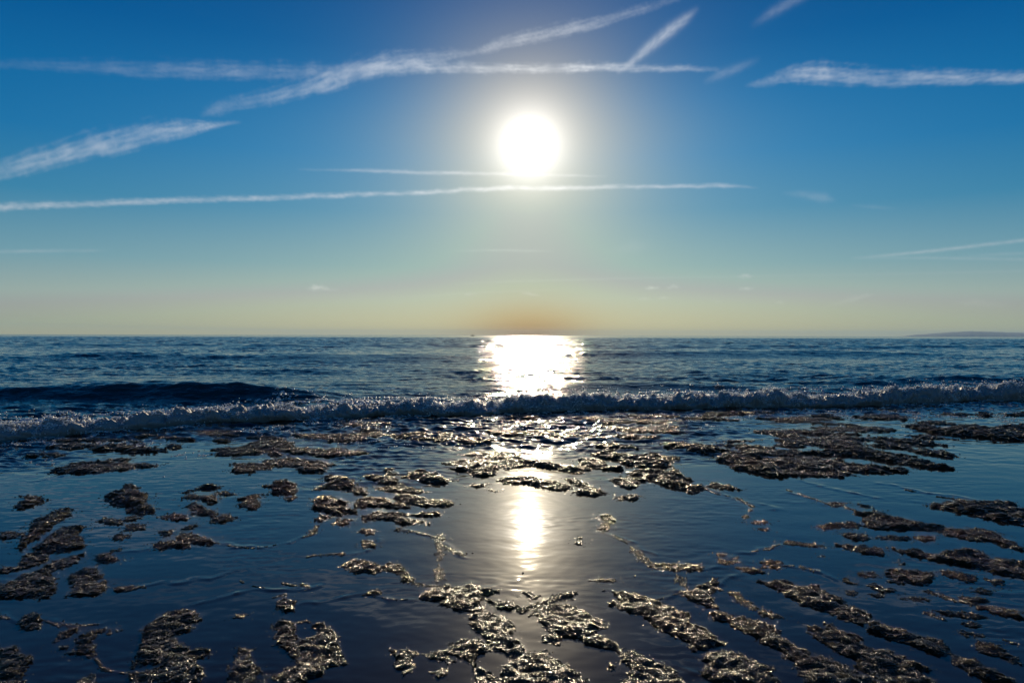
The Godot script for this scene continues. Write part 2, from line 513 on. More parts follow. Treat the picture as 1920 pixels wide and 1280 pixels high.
func breaking_wave() -> void:
	var root := Node3D.new()
	root.name = "breaking_wave"
	add_child(root)
	root.set_meta("label", "long low breaking wave of white foam rolling in across the whole beach")
	root.set_meta("category", "wave")
	root.set_meta("kind", "thing")
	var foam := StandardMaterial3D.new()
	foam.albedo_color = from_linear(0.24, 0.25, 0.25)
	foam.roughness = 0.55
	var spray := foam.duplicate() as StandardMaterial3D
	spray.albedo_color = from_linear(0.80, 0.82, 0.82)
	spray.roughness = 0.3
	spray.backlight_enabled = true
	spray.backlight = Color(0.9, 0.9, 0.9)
	var columns := 1500
	var rows := 44
	var v := PackedVector3Array()
	for r in rows:
		for c in columns:
			v.append(wave_point(-12.0 + 36.0 * c / (columns - 1.0), r / (rows - 1.0)))
	var index := PackedInt32Array()
	for r in rows - 1:
		for c in columns - 1:
			var p := r * columns + c
			index.append_array([p, p + columns, p + 1, p + 1, p + columns, p + columns + 1])
	var arrays := []
	arrays.resize(Mesh.ARRAY_MAX)
	arrays[Mesh.ARRAY_VERTEX] = v
	arrays[Mesh.ARRAY_INDEX] = index
	var st := SurfaceTool.new()
	st.create_from_arrays(arrays)
	st.generate_normals()
	var body := MeshInstance3D.new()
	body.name = "foam_roller"
	body.mesh = st.commit()
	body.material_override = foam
	root.add_child(body)
	var blob := SphereMesh.new()
	blob.radius = 1.0
	blob.height = 2.0
	blob.radial_segments = 7
	blob.rings = 4
	var where: Array[Transform3D] = []
	for i in 110000:
		var x := rng.randf_range(-11.5, 20.0)
		var u := 0.05 + 0.93 * rng.randf()
		var clump := noise.get_noise_2d(x * 2.2, u * 6.0) + 0.7 * noise.get_noise_2d(x * 7.0, u * 16.0)
		var top := smooth(0.15, 0.4, u)
		if clump < lerpf(0.34, -0.08, top) + 0.45 * smooth(0.25, -0.35, noise.get_noise_2d(x * 0.45, 55.0)) + rng.randf_range(-0.2, 0.2):
			continue
		var p := wave_point(x, u)
		var r := rng.randf_range(0.005, 0.017) * (0.7 + 0.6 * top)
		var fling := pow(rng.randf(), 3.0) * (0.03 + 0.16 * smooth(0.1, 0.8, noise.get_noise_2d(x * 1.7, 31.0) + 0.4)) * smooth(0.15, 0.36, u) * smooth(0.75, 0.42, u)
		where.append(Transform3D(Basis.from_euler(Vector3(rng.randf() * 3.0, rng.randf() * 3.0, 0)) * Basis.from_scale(Vector3(r * rng.randf_range(0.7, 1.6), r * rng.randf_range(0.5, 1.0), r) * (1.0 if fling < 0.04 else 0.6)), p + Vector3(rng.randf_range(-0.03, 0.03), fling, rng.randf_range(-0.03, 0.03))))
	var none: Array[Color] = []
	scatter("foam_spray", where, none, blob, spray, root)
	var lace: Array[Transform3D] = []
	for i in 90000:
		var x := rng.randf_range(-12.0, 20.0)
		var t := 0.9 + 4.5 * rng.randf() * rng.randf()
		var z := foot_z(x) - t
		var patch := noise.get_noise_2d(x * 0.9, z * 1.6) + 0.6 * noise.get_noise_2d(x * 3.2, z * 6.0) + 0.25 * smooth(-3.0, -8.0, x) - 0.10 * t + 0.20
		if patch < 0.12:
			continue
		var r := rng.randf_range(0.008, 0.03)
		lace.append(Transform3D(Basis.from_euler(Vector3(0, rng.randf() * 3.0, 0)) * Basis.from_scale(Vector3(r * 1.5, r * rng.randf_range(0.3, 0.9), r)), Vector3(x, sea_height(x, z) + 0.004, z)))
	for i in 120000:
		var x := rng.randf_range(-9.0, 13.0)
		var b := 5.5 * rng.randf() * rng.randf() + 0.02
		var z := foot_z(x) + b
		var line := 1.0 - absf(noise.get_noise_2d(x * 0.8 + 30.0, z * 1.9)) * 3.2
		line = maxf(line, 1.0 - absf(noise.get_noise_2d(x * 2.1 + 70.0, z * 4.2)) * 4.5)
		if line < 0.72 or noise.get_noise_2d(x * 0.45 + 12.0, z * 0.6) < -0.1 + 0.11 * b:
			continue
		var r := rng.randf_range(0.004, 0.013)
		lace.append(Transform3D(Basis.from_euler(Vector3(0, rng.randf() * 3.0, 0)) * Basis.from_scale(Vector3(r * 1.5, r * 0.6, r)), Vector3(x, shallow(x, z) + 0.002, z)))
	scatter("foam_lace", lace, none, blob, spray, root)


# ------------------------------------------------------------------ far things
func headland() -> void:
	var profile: Array[Vector2] = [Vector2(28.6, -0.05), Vector2(29.03, 0.04), Vector2(29.6, 0.12), Vector2(30.33, 0.172), Vector2(31.1, 0.24), Vector2(31.9, 0.305), Vector2(32.82, 0.352), Vector2(33.4, 0.34), Vector2(34.02, 0.318), Vector2(35.0, 0.27), Vector2(36.5, 0.24), Vector2(38.5, 0.27), Vector2(41.0, 0.2), Vector2(43.0, 0.1), Vector2(44.0, -0.05)]
	var st := SurfaceTool.new()
	st.begin(Mesh.PRIMITIVE_TRIANGLES)
	var across := 160
	var deep := 14
	var grid: Array[Vector3] = []
	for j in deep:
		for i in across:
			var az := 28.6 + 15.4 * i / (across - 1.0)
			var k := 0
			while k < profile.size() - 2 and az > profile[k + 1].x:
				k += 1
			var el := lerpf(profile[k].y, profile[k + 1].y, clampf((az - profile[k].x) / (profile[k + 1].x - profile[k].x), 0.0, 1.0))
			var away := 17000.0 + 4000.0 * j / (deep - 1.0)
			var a := deg_to_rad(az)
			var h := 19000.0 * tan(deg_to_rad(el)) * sin(PI * clampf(j / (deep - 1.0) * 1.25, 0.0, 1.0) * 0.8)
			h += 7.0 * noise.get_noise_2d(az * 3.0, j * 0.7) + 3.0 * noise.get_noise_2d(az * 11.0, j * 1.7)
			grid.append(Vector3(sin(a) * away, h if j > 0 and j < deep - 1 else -30.0, -cos(a) * away))
	for j in deep - 1:
		for i in across - 1:
			var p := j * across + i
			for k in [p, p + across, p + 1, p + 1, p + across, p + across + 1]:
				st.add_vertex(grid[k])
	st.index()
	st.generate_normals()
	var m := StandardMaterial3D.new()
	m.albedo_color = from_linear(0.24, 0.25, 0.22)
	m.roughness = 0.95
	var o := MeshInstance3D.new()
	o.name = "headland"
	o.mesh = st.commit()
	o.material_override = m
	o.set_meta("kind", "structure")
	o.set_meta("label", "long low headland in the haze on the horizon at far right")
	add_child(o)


func boat() -> void:
	var root := Node3D.new()
	root.name = "fishing_boat"
	add_child(root)
	var far := 1500.0
	root.position = Vector3(sin(deg_to_rad(-3.18)) * far, 0.1, -cos(deg_to_rad(-3.18)) * far)
	root.rotation.y = 0.1
	root.set_meta("label", "tiny dark boat on the horizon left of the sun's glitter path")
	root.set_meta("category", "boat")
	var paint := StandardMaterial3D.new()
	paint.albedo_color = from_linear(0.05, 0.05, 0.06)
	paint.roughness = 0.5
	var st := SurfaceTool.new()
	st.begin(Mesh.PRIMITIVE_TRIANGLES)
	var ribs: Array = []
	for i in 13:
		var s := i / 12.0
		var x := -4.2 + 8.6 * s
		var w := 1.35 * pow(sin(PI * clampf(0.16 + 0.84 * (1.0 - s), 0.0, 1.0) * 0.62), 0.7) * smooth(1.02, 0.75, s)
		var top := 0.75 + 0.75 * s * s
		ribs.append([Vector3(x, top, w), Vector3(x, 0.15, w * 0.8), Vector3(x, -0.5, 0), Vector3(x, 0.15, -w * 0.8), Vector3(x, top, -w)])
	for i in 12:
		for k in 5:
			var a: Vector3 = ribs[i][k]
			var b: Vector3 = ribs[i + 1][k]
			var c: Vector3 = ribs[i][(k + 1) % 5]
			var d: Vector3 = ribs[i + 1][(k + 1) % 5]
			for q in [a, b, c, c, b, d]:
				st.add_vertex(q)
	for k in [1, 2, 3]:
		for q in [ribs[0][0], ribs[0][k], ribs[0][k + 1]]:
			st.add_vertex(q)
	st.generate_normals()
	mesh_part("hull", st.commit(), paint, root, Vector3.ZERO)
	var cabin := BoxMesh.new()
	cabin.size = Vector3(2.2, 1.5, 1.6)
	mesh_part("cabin", cabin, paint, root, Vector3(-0.6, 1.6, 0))
	var roof := BoxMesh.new()
	roof.size = Vector3(2.6, 0.12, 1.9)
	mesh_part("cabin_roof", roof, paint, root, Vector3(-0.5, 2.42, 0))
	var mast := CylinderMesh.new()
	mast.top_radius = 0.06
	mast.bottom_radius = 0.1
	mast.height = 2.6
	mesh_part("mast", mast, paint, root, Vector3(2.2, 2.2, 0))


func mesh_part(called: String, mesh: Mesh, m: Material, parent: Node3D, at: Vector3) -> void:
	var o := MeshInstance3D.new()
	o.name = called
	o.mesh = mesh
	o.material_override = m
	o.position = at
	parent.add_child(o, true)


func noise_map(side: int, frequency: float, octaves: int, seed_: int) -> NoiseTexture2D:
	var f := FastNoiseLite.new()
	f.noise_type = FastNoiseLite.TYPE_SIMPLEX_SMOOTH
	f.frequency = frequency
	f.fractal_octaves = octaves
	f.fractal_gain = 0.55
	f.seed = seed_
	var t := NoiseTexture2D.new()
	t.width = side
	t.height = side
	t.seamless = true
	t.noise = f
	return t


func water(called: Color, rough: float, relief: float, map: Texture2D, scale_: Vector3, gleam := 0.28) -> StandardMaterial3D:
	var m := StandardMaterial3D.new()
	m.albedo_color = called
	m.roughness = rough
	m.metallic_specular = gleam
	if relief > 0.0:
		m.heightmap_enabled = true
		m.heightmap_texture = map
		m.heightmap_scale = relief
		m.uv1_scale = scale_
	return m


func _ready() -> void:
	rng.seed = 20
	noise.noise_type = FastNoiseLite.TYPE_SIMPLEX_SMOOTH
	noise.frequency = 1.0
	noise.fractal_type = FastNoiseLite.FRACTAL_NONE
	noise.seed = 11

	# camera, sky, sun, exposure
	var camera := Camera3D.new()
	camera.name = "camera"
	camera.position = Vector3(0, 1.6, 0)
	camera.rotation_degrees = Vector3(-0.494, 0, 0.149)
	camera.fov = 51.29
	camera.near = 0.05
	camera.far = 60000.0
	add_child(camera)

	var surroundings := WorldEnvironment.new()
	surroundings.name = "surroundings"
	var env := Environment.new()
	env.background_mode = Environment.BG_SKY
	env.sky = Sky.new()
	var panorama := PanoramaSkyMaterial.new()
	panorama.panorama = ImageTexture.create_from_image(make_sky())
	env.sky.sky_material = panorama
	env.tonemap_mode = Environment.TONE_MAPPER_LINEAR
	env.tonemap_exposure = 1.0
	env.sdfgi_enabled = true
	env.ssao_enabled = true
	env.ssil_enabled = true
	env.fog_enabled = true
	env.fog_density = 0.000032
	env.fog_light_color = Color(0.60, 0.80, 1.0)
	surroundings.environment = env
	add_child(surroundings)

	var sun := DirectionalLight3D.new()
	sun.name = "sun"
	var az := deg_to_rad(SUN_AZ)
	var el := deg_to_rad(SUN_EL)
	sun.basis = Basis.looking_at(-Vector3(sin(az) * cos(el), sin(el), -cos(az) * cos(el)))
	sun.light_energy = 1.25
	sun.light_color = Color(1.0, 0.92, 0.78)
	sun.light_angular_distance = 0.53
	sun.shadow_enabled = true
	add_child(sun)

	# the water: a thin sheet over the flat, and the sea beyond the breaking wave
	make_foot()
	var ripples := noise_map(1024, 0.012, 4, 5)
	var zs := PackedFloat32Array()
	var z := 1.0
	while z > -21.5:
		zs.append(z)
		z -= maxf(0.0043 * (0.6 - z), 0.009) if z < -2.0 else 0.12
	var arrays := sheet(zs, 700, 0.86, 2.2, shallow, ripple_lines())
	var mesh := ArrayMesh.new()
	mesh.add_surface_from_arrays(Mesh.PRIMITIVE_TRIANGLES, arrays)
	var flat := MeshInstance3D.new()
	flat.name = "shallow_water"
	flat.mesh = mesh
	var wet_sand := water(from_linear(0.013, 0.0095, 0.007), 0.032, 0.015, ripples, Vector3(0.8, 0.9, 1), 0.33)
	wet_sand.clearcoat_enabled = true    # the broad sheen of wet sand grains
	wet_sand.clearcoat = 0.028
	wet_sand.clearcoat_roughness = 0.33
	flat.material_override = wet_sand
	flat.set_meta("kind", "structure")
	flat.set_meta("label", "thin sheet of calm sea water lying over the dark sand flat")
	add_child(flat)

	zs = PackedFloat32Array()
	z = -6.9
	while z > -110.0:
		zs.append(z)
		z -= 0.0052 * (1.0 - z)
	zs.append(-110.0)
	var near_sea := sheet(zs, 760, 0.95, 3.0, sea_or_sunk, [])
	var mid_zs := PackedFloat32Array()
	z = -110.0
	while z > -470.0:
		mid_zs.append(z)
		z -= 0.42 + 0.0004 * (-z - 110.0)
	var mid_sea := sheet(mid_zs, 400, 0.95, 3.0, sea_height, [])
	var far_zs := PackedFloat32Array()
	z = mid_zs[mid_zs.size() - 1]
	while z > -5000.0:
		far_zs.append(z)
		z -= 0.03 * -z
	var far_sea := sheet(far_zs, 300, 1.0, 3.0, open_sea, [])
	mesh = ArrayMesh.new()
	mesh.add_surface_from_arrays(Mesh.PRIMITIVE_TRIANGLES, near_sea)
	mesh.add_surface_from_arrays(Mesh.PRIMITIVE_TRIANGLES, mid_sea)
	mesh.add_surface_from_arrays(Mesh.PRIMITIVE_TRIANGLES, far_sea)
	mesh.surface_set_material(0, water(from_linear(0.003, 0.026, 0.028), 0.05, 2.1, ripples, Vector3(0.18, 0.42, 1)))
	mesh.surface_set_material(1, mesh.surface_get_material(0))
	mesh.surface_set_material(2, water(from_linear(0.003, 0.026, 0.028), 0.10, 13.0, ripples, Vector3(0.03, 0.05, 1)))
	var sea := MeshInstance3D.new()
	sea.name = "sea"
	sea.mesh = mesh
	sea.set_meta("kind", "structure")
	sea.set_meta("label", "dark blue sea with low swells reaching to the horizon")
	add_child(sea)

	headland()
	breaking_wave()
	boat()

	weed_blob = SphereMesh.new()
	weed_blob.radius = 1.0
	weed_blob.height = 2.0
	weed_blob.radial_segments = 8
	weed_blob.rings = 5
	weed_material = StandardMaterial3D.new()
	weed_material.vertex_color_use_as_albedo = true
	weed_material.roughness = 0.17
	weed_material.metallic_specular = 0.57
	rock_material = StandardMaterial3D.new()
	rock_material.albedo_color = from_linear(0.014, 0.011, 0.006)
	rock_material.roughness = 0.9
	rock_material.metallic_specular = 0.2
	rocks()
	strands()
	tiny_heads()


func sea_or_sunk(x: float, z: float) -> float:
	return -0.12 if z > foot_z(x) else sea_height(x, z)


func open_sea(x: float, z: float) -> float:
	return sea_height(x, z) if z > -480.0 else 0.0


func ripple_lines() -> Array:
	return [
		[Vector2(-2.35, -4.51), Vector2(-2.17, -4.58), Vector2(-2.00, -4.67), Vector2(-1.89, -4.75)],
		[Vector2(-2.27, -5.46), Vector2(-2.09, -5.35), Vector2(-1.92, -5.32), Vector2(-1.72, -5.45), Vector2(-1.62, -5.67)],
		[Vector2(-1.90, -4.18), Vector2(-1.81, -4.30), Vector2(-1.69, -4.40), Vector2(-1.47, -4.46), Vector2(-1.36, -4.52)],
		[Vector2(-1.26, -4.21), Vector2(-1.14, -4.21), Vector2(-1.00, -4.30), Vector2(-0.89, -4.39)],
		[Vector2(-0.85, -4.36), Vector2(-0.70, -4.28), Vector2(-0.58, -4.30)],
		[Vector2(-2.91, -5.20), Vector2(-2.73, -5.28)],
		[Vector2(-2.62, -3.96), Vector2(-2.44, -3.91), Vector2(-2.24, -3.93)],
		[Vector2(-0.18, -4.46), Vector2(-0.06, -4.53), Vector2(0.04, -4.66)],
		[Vector2(1.32, -4.87), Vector2(1.74, -5.25), Vector2(2.07, -5.45)],
		[Vector2(1.39, -4.32), Vector2(1.45, -4.17)],
		[Vector2(1.95, -4.97), Vector2(2.08, -4.83), Vector2(2.16, -4.68)],
		[Vector2(1.31, -4.52), Vector2(1.44, -4.67), Vector2(1.55, -4.78)],
		[Vector2(-0.92, -5.83), Vector2(-0.73, -5.72), Vector2(-0.61, -5.62)],
		[Vector2(-0.53, -5.43), Vector2(-0.39, -5.23), Vector2(-0.30, -5.10)],
		[Vector2(0.77, -5.73), Vector2(0.92, -5.51), Vector2(1.02, -5.18)],
		[Vector2(2.02, -7.46), Vector2(2.20, -6.97), Vector2(2.46, -6.55)],
		[Vector2(2.82, -7.34), Vector2(3.00, -6.76)],
		[Vector2(-5.22, -7.72), Vector2(-5.11, -8.01), Vector2(-5.07, -8.33), Vector2(-4.56, -8.68)],
		[Vector2(-1.24, -5.16), Vector2(-1.07, -5.29), Vector2(-1.01, -5.64)],
		[Vector2(0.86, -4.29), Vector2(1.11, -4.47)],
		[Vector2(0.78, -3.41), Vector2(0.90, -3.38)],
		[Vector2(-2.90, -4.02), Vector2(-2.77, -3.96), Vector2(-2.69, -3.98)],
		[Vector2(-1.65, -4.50), Vector2(-1.39, -4.42), Vector2(-1.22, -4.50)],
		[Vector2(4.02, -7.75), Vector2(4.30, -7.23), Vector2(4.66, -6.89)],
		[Vector2(3.20, -7.88), Vector2(3.48, -7.22), Vector2(3.68, -6.99)],
		[Vector2(-3.20, -8.36), Vector2(-2.49, -8.30), Vector2(-1.66, -8.51)],
		[Vector2(-2.68, -8.93), Vector2(-2.05, -9.09)],
	]


func trails() -> void:
	var sky := 0
	_trail(sky, "streaked", [Vector4(-37.37, 16.85, 0.26, 0.05), Vector4(-35.71, 17.08, 0.30, 0.07), Vector4(-30.61, 17.85, 0.47, 0.13), Vector4(-25.27, 18.50, 0.69, 0.22), Vector4(-19.03, 19.26, 0.69, 0.28), Vector4(-14.32, 19.61, 0.69, 0.38), Vector4(-10.23, 20.27, 0.64, 0.45), Vector4(-5.61, 20.49, 0.47, 0.50), Vector4(-0.49, 20.52, 0.39, 0.55), Vector4(5.92, 20.51, 0.39, 0.55), Vector4(10.12, 20.25, 0.34, 0.50), Vector4(13.81, 20.00, 0.26, 0.35), Vector4(16.01, 19.71, 0.17, 0.10)])
	_trail(sky, "streaked", [Vector4(-23.50, 15.82, 0.26, 0.10), Vector4(-22.41, 16.46, 0.56, 0.25), Vector4(-19.03, 17.33, 0.60, 0.30), Vector4(-15.91, 18.40, 0.69, 0.36), Vector4(-13.51, 19.41, 0.86, 0.42), Vector4(-10.64, 20.32, 0.95, 0.42), Vector4(-7.30, 21.02, 0.69, 0.38), Vector4(-4.76, 21.41, 0.43, 0.30), Vector4(-3.06, 21.60, 0.26, 0.10)])
	_trail(sky, "streaked", [Vector4(-3.06, 21.63, 0.26, 0.15), Vector4(-1.35, 22.14, 0.47, 0.38), Vector4(1.65, 22.65, 0.52, 0.38), Vector4(5.06, 23.24, 0.52, 0.34), Vector4(8.01, 23.76, 0.43, 0.28), Vector4(10.51, 24.25, 0.39, 0.22), Vector4(12.97, 24.75, 0.34, 0.12)])
	_trail(sky, "streaked", [Vector4(-37.93, 9.42, 0.64, 0.40), Vector4(-35.73, 10.47, 0.69, 0.45), Vector4(-32.80, 11.74, 0.77, 0.50), Vector4(-29.66, 13.12, 0.90, 0.50), Vector4(-26.66, 14.14, 0.86, 0.52), Vector4(-24.57, 14.68, 0.64, 0.60), Vector4(-22.96, 15.08, 0.34, 0.62), Vector4(-21.86, 15.38, 0.17, 0.25), Vector4(-20.93, 15.55, 0.13, 0.05)])
	_trail(sky, "streaked", [Vector4(18.17, 18.46, 0.17, 0.10), Vector4(19.51, 18.61, 0.39, 0.40), Vector4(21.57, 18.81, 0.64, 0.50), Vector4(23.58, 18.56, 0.77, 0.52), Vector4(25.53, 18.13, 0.69, 0.45), Vector4(28.92, 17.59, 0.60, 0.42), Vector4(32.10, 17.07, 0.52, 0.42), Vector4(35.07, 16.56, 0.43, 0.45), Vector4(37.84, 16.02, 0.39, 0.40)])
	_trail(sky, "smooth", [Vector4(8.45, 20.03, 0.17, 0.15), Vector4(9.49, 20.72, 0.30, 0.45), Vector4(10.73, 21.60, 0.43, 0.62), Vector4(12.37, 22.64, 0.47, 0.70), Vector4(13.59, 23.32, 0.39, 0.50), Vector4(14.43, 23.87, 0.26, 0.10)])
	_trail(sky, "smooth", [Vector4(15.22, 19.01, 0.26, 0.06), Vector4(16.21, 19.37, 0.39, 0.20), Vector4(17.58, 19.71, 0.34, 0.20), Vector4(18.93, 20.11, 0.26, 0.04)])
	_trail(sky, "smooth", [Vector4(18.72, 22.48, 0.30, 0.04), Vector4(20.05, 23.10, 0.39, 0.22), Vector4(21.91, 23.79, 0.39, 0.25), Vector4(23.36, 24.35, 0.39, 0.20)])
	_trail(sky, "streaked", [Vector4(-37.40, 7.99, 0.30, 0.55), Vector4(-35.74, 8.23, 0.30, 0.60), Vector4(-32.81, 8.64, 0.26, 0.60), Vector4(-29.99, 9.01, 0.26, 0.58), Vector4(-28.36, 9.31, 0.26, 0.60), Vector4(-22.05, 10.00, 0.26, 0.58), Vector4(-14.31, 10.75, 0.26, 0.58), Vector4(-11.05, 11.01, 0.21, 0.62), Vector4(-7.71, 11.17, 0.21, 0.66), Vector4(-3.46, 11.55, 0.21, 0.68), Vector4(-0.03, 11.70, 0.24, 0.80), Vector4(4.25, 11.68, 0.21, 0.80), Vector4(9.32, 11.65, 0.19, 0.60), Vector4(12.63, 11.57, 0.17, 0.50), Vector4(16.25, 11.44, 0.21, 0.45), Vector4(18.21, 11.25, 0.13, 0.20), Vector4(19.17, 11.11, 0.09, 0.03)])
	_trail(sky, "streaked", [Vector4(-16.70, 12.55, 0.09, 0.06), Vector4(-13.51, 12.66, 0.11, 0.22), Vector4(-11.05, 12.74, 0.17, 0.55), Vector4(-7.71, 12.75, 0.17, 0.60), Vector4(-2.61, 12.78, 0.17, 0.60), Vector4(1.68, 12.72, 0.15, 0.50), Vector4(5.10, 12.60, 0.11, 0.30), Vector4(7.64, 12.51, 0.09, 0.05)])
	_trail(sky, "streaked", [Vector4(-36.86, 5.31, 0.13, 0.25), Vector4(-34.01, 5.51, 0.13, 0.30), Vector4(-31.27, 5.72, 0.11, 0.30), Vector4(-29.68, 5.82, 0.09, 0.05)])
	_trail(sky, "streaked", [Vector4(-4.73, 6.74, 0.09, 0.05), Vector4(-1.74, 6.81, 0.11, 0.30), Vector4(0.84, 6.78, 0.11, 0.25), Vector4(3.41, 6.73, 0.09, 0.03)])
	_trail(sky, "smooth", [Vector4(25.61, 5.64, 0.09, 0.05), Vector4(28.34, 5.78, 0.11, 0.40), Vector4(30.93, 5.93, 0.12, 0.45), Vector4(33.98, 6.16, 0.12, 0.40), Vector4(37.64, 6.40, 0.13, 0.35)])
	_trail(sky, "smooth", [Vector4(25.61, 5.64, 0.09, 0.04), Vector4(30.30, 5.45, 0.11, 0.20), Vector4(33.99, 5.18, 0.11, 0.18), Vector4(37.39, 4.91, 0.11, 0.15)])
	_trail(sky, "smooth", [Vector4(32.18, 5.46, 0.09, 0.03), Vector4(34.57, 5.46, 0.11, 0.18), Vector4(37.38, 5.41, 0.11, 0.16)])
	_trail(sky, "smooth", [Vector4(-4.73, 4.11, 0.09, 0.02), Vector4(-0.01, 4.35, 0.09, 0.16), Vector4(5.13, 4.47, 0.09, 0.16), Vector4(10.19, 4.56, 0.09, 0.12), Vector4(22.03, 4.53, 0.11, 0.06), Vector4(35.73, 4.28, 0.11, 0.08)])
	_trail(sky, "smooth", [Vector4(-9.38, 2.92, 0.09, 0.02), Vector4(-4.30, 3.35, 0.09, 0.14), Vector4(0.85, 3.58, 0.09, 0.12), Vector4(5.13, 3.67, 0.09, 0.02)])
	_trail(sky, "puff", [Vector4(-16.07, 3.57, 0.13, 0.10), Vector4(-15.51, 3.62, 0.26, 0.75), Vector4(-15.03, 3.63, 0.21, 0.60), Vector4(-14.39, 3.52, 0.13, 0.30), Vector4(-13.66, 3.45, 0.09, 0.08)])
	_trail(sky, "puff", [Vector4(10.69, 3.72, 0.13, 0.30), Vector4(11.10, 3.75, 0.17, 0.60), Vector4(11.60, 3.75, 0.13, 0.30)])
	_trail(sky, "puff", [Vector4(12.42, 3.74, 0.13, 0.25), Vector4(12.83, 3.86, 0.15, 0.45), Vector4(13.24, 3.77, 0.09, 0.15)])
	_trail(sky, "puff", [Vector4(17.66, 4.48, 0.09, 0.15), Vector4(18.16, 4.59, 0.17, 0.50), Vector4(18.71, 4.49, 0.09, 0.15)])
	_trail(sky, "puff", [Vector4(17.70, 3.58, 0.09, 0.20), Vector4(18.25, 3.61, 0.15, 0.50), Vector4(18.71, 3.60, 0.09, 0.20)])
	_trail(sky, "puff", [Vector4(10.19, 2.88, 0.09, 0.20), Vector4(10.65, 2.92, 0.13, 0.35), Vector4(11.02, 2.87, 0.09, 0.15)])
	_trail(sky, "puff", [Vector4(11.68, 2.91, 0.09, 0.15), Vector4(12.09, 2.99, 0.13, 0.35), Vector4(12.51, 2.90, 0.09, 0.15)])
	_trail(sky, "puff", [Vector4(15.90, 2.62, 0.09, 0.15), Vector4(16.17, 2.66, 0.11, 0.25), Vector4(16.37, 2.62, 0.09, 0.10)])
	_trail(sky, "puff", [Vector4(20.39, 2.49, 0.09, 0.15), Vector4(20.70, 2.52, 0.13, 0.30), Vector4(20.92, 2.44, 0.09, 0.10)])
	_trail(sky, "puff", [Vector4(-3.96, 3.22, 0.09, 0.15), Vector4(-3.44, 3.27, 0.13, 0.35), Vector4(-2.93, 3.23, 0.09, 0.10)])
	_trail(sky, "puff", [Vector4(0.76, 3.41, 0.09, 0.20), Vector4(1.36, 3.33, 0.13, 0.40), Vector4(2.14, 3.20, 0.09, 0.25)])
	_trail(sky, "puff", [Vector4(24.22, 2.27, 0.17, 0.05), Vector4(25.63, 2.64, 0.26, 0.16), Vector4(26.32, 2.89, 0.17, 0.20), Vector4(27.01, 2.99, 0.09, 0.05)])
	_trail(sky, "puff", [Vector4(31.89, 2.14, 0.34, 0.03), Vector4(33.11, 2.26, 0.30, 0.12), Vector4(34.60, 2.01, 0.26, 0.04)])
	_trail(sky, "smooth", [Vector4(20.88, 10.61, 0.17, 0.03), Vector4(22.18, 10.45, 0.30, 0.14), Vector4(23.63, 10.08, 0.39, 0.22), Vector4(24.46, 9.83, 0.17, 0.04)])
	_trail(sky, "smooth", [Vector4(25.59, 9.40, 0.13, 0.03), Vector4(26.97, 9.19, 0.13, 0.12), Vector4(28.32, 8.97, 0.13, 0.02)])
	_trail(sky, "smooth", [Vector4(8.08, 6.73, 0.43, 0.02), Vector4(9.76, 7.03, 0.60, 0.09), Vector4(11.01, 7.09, 0.34, 0.02)])


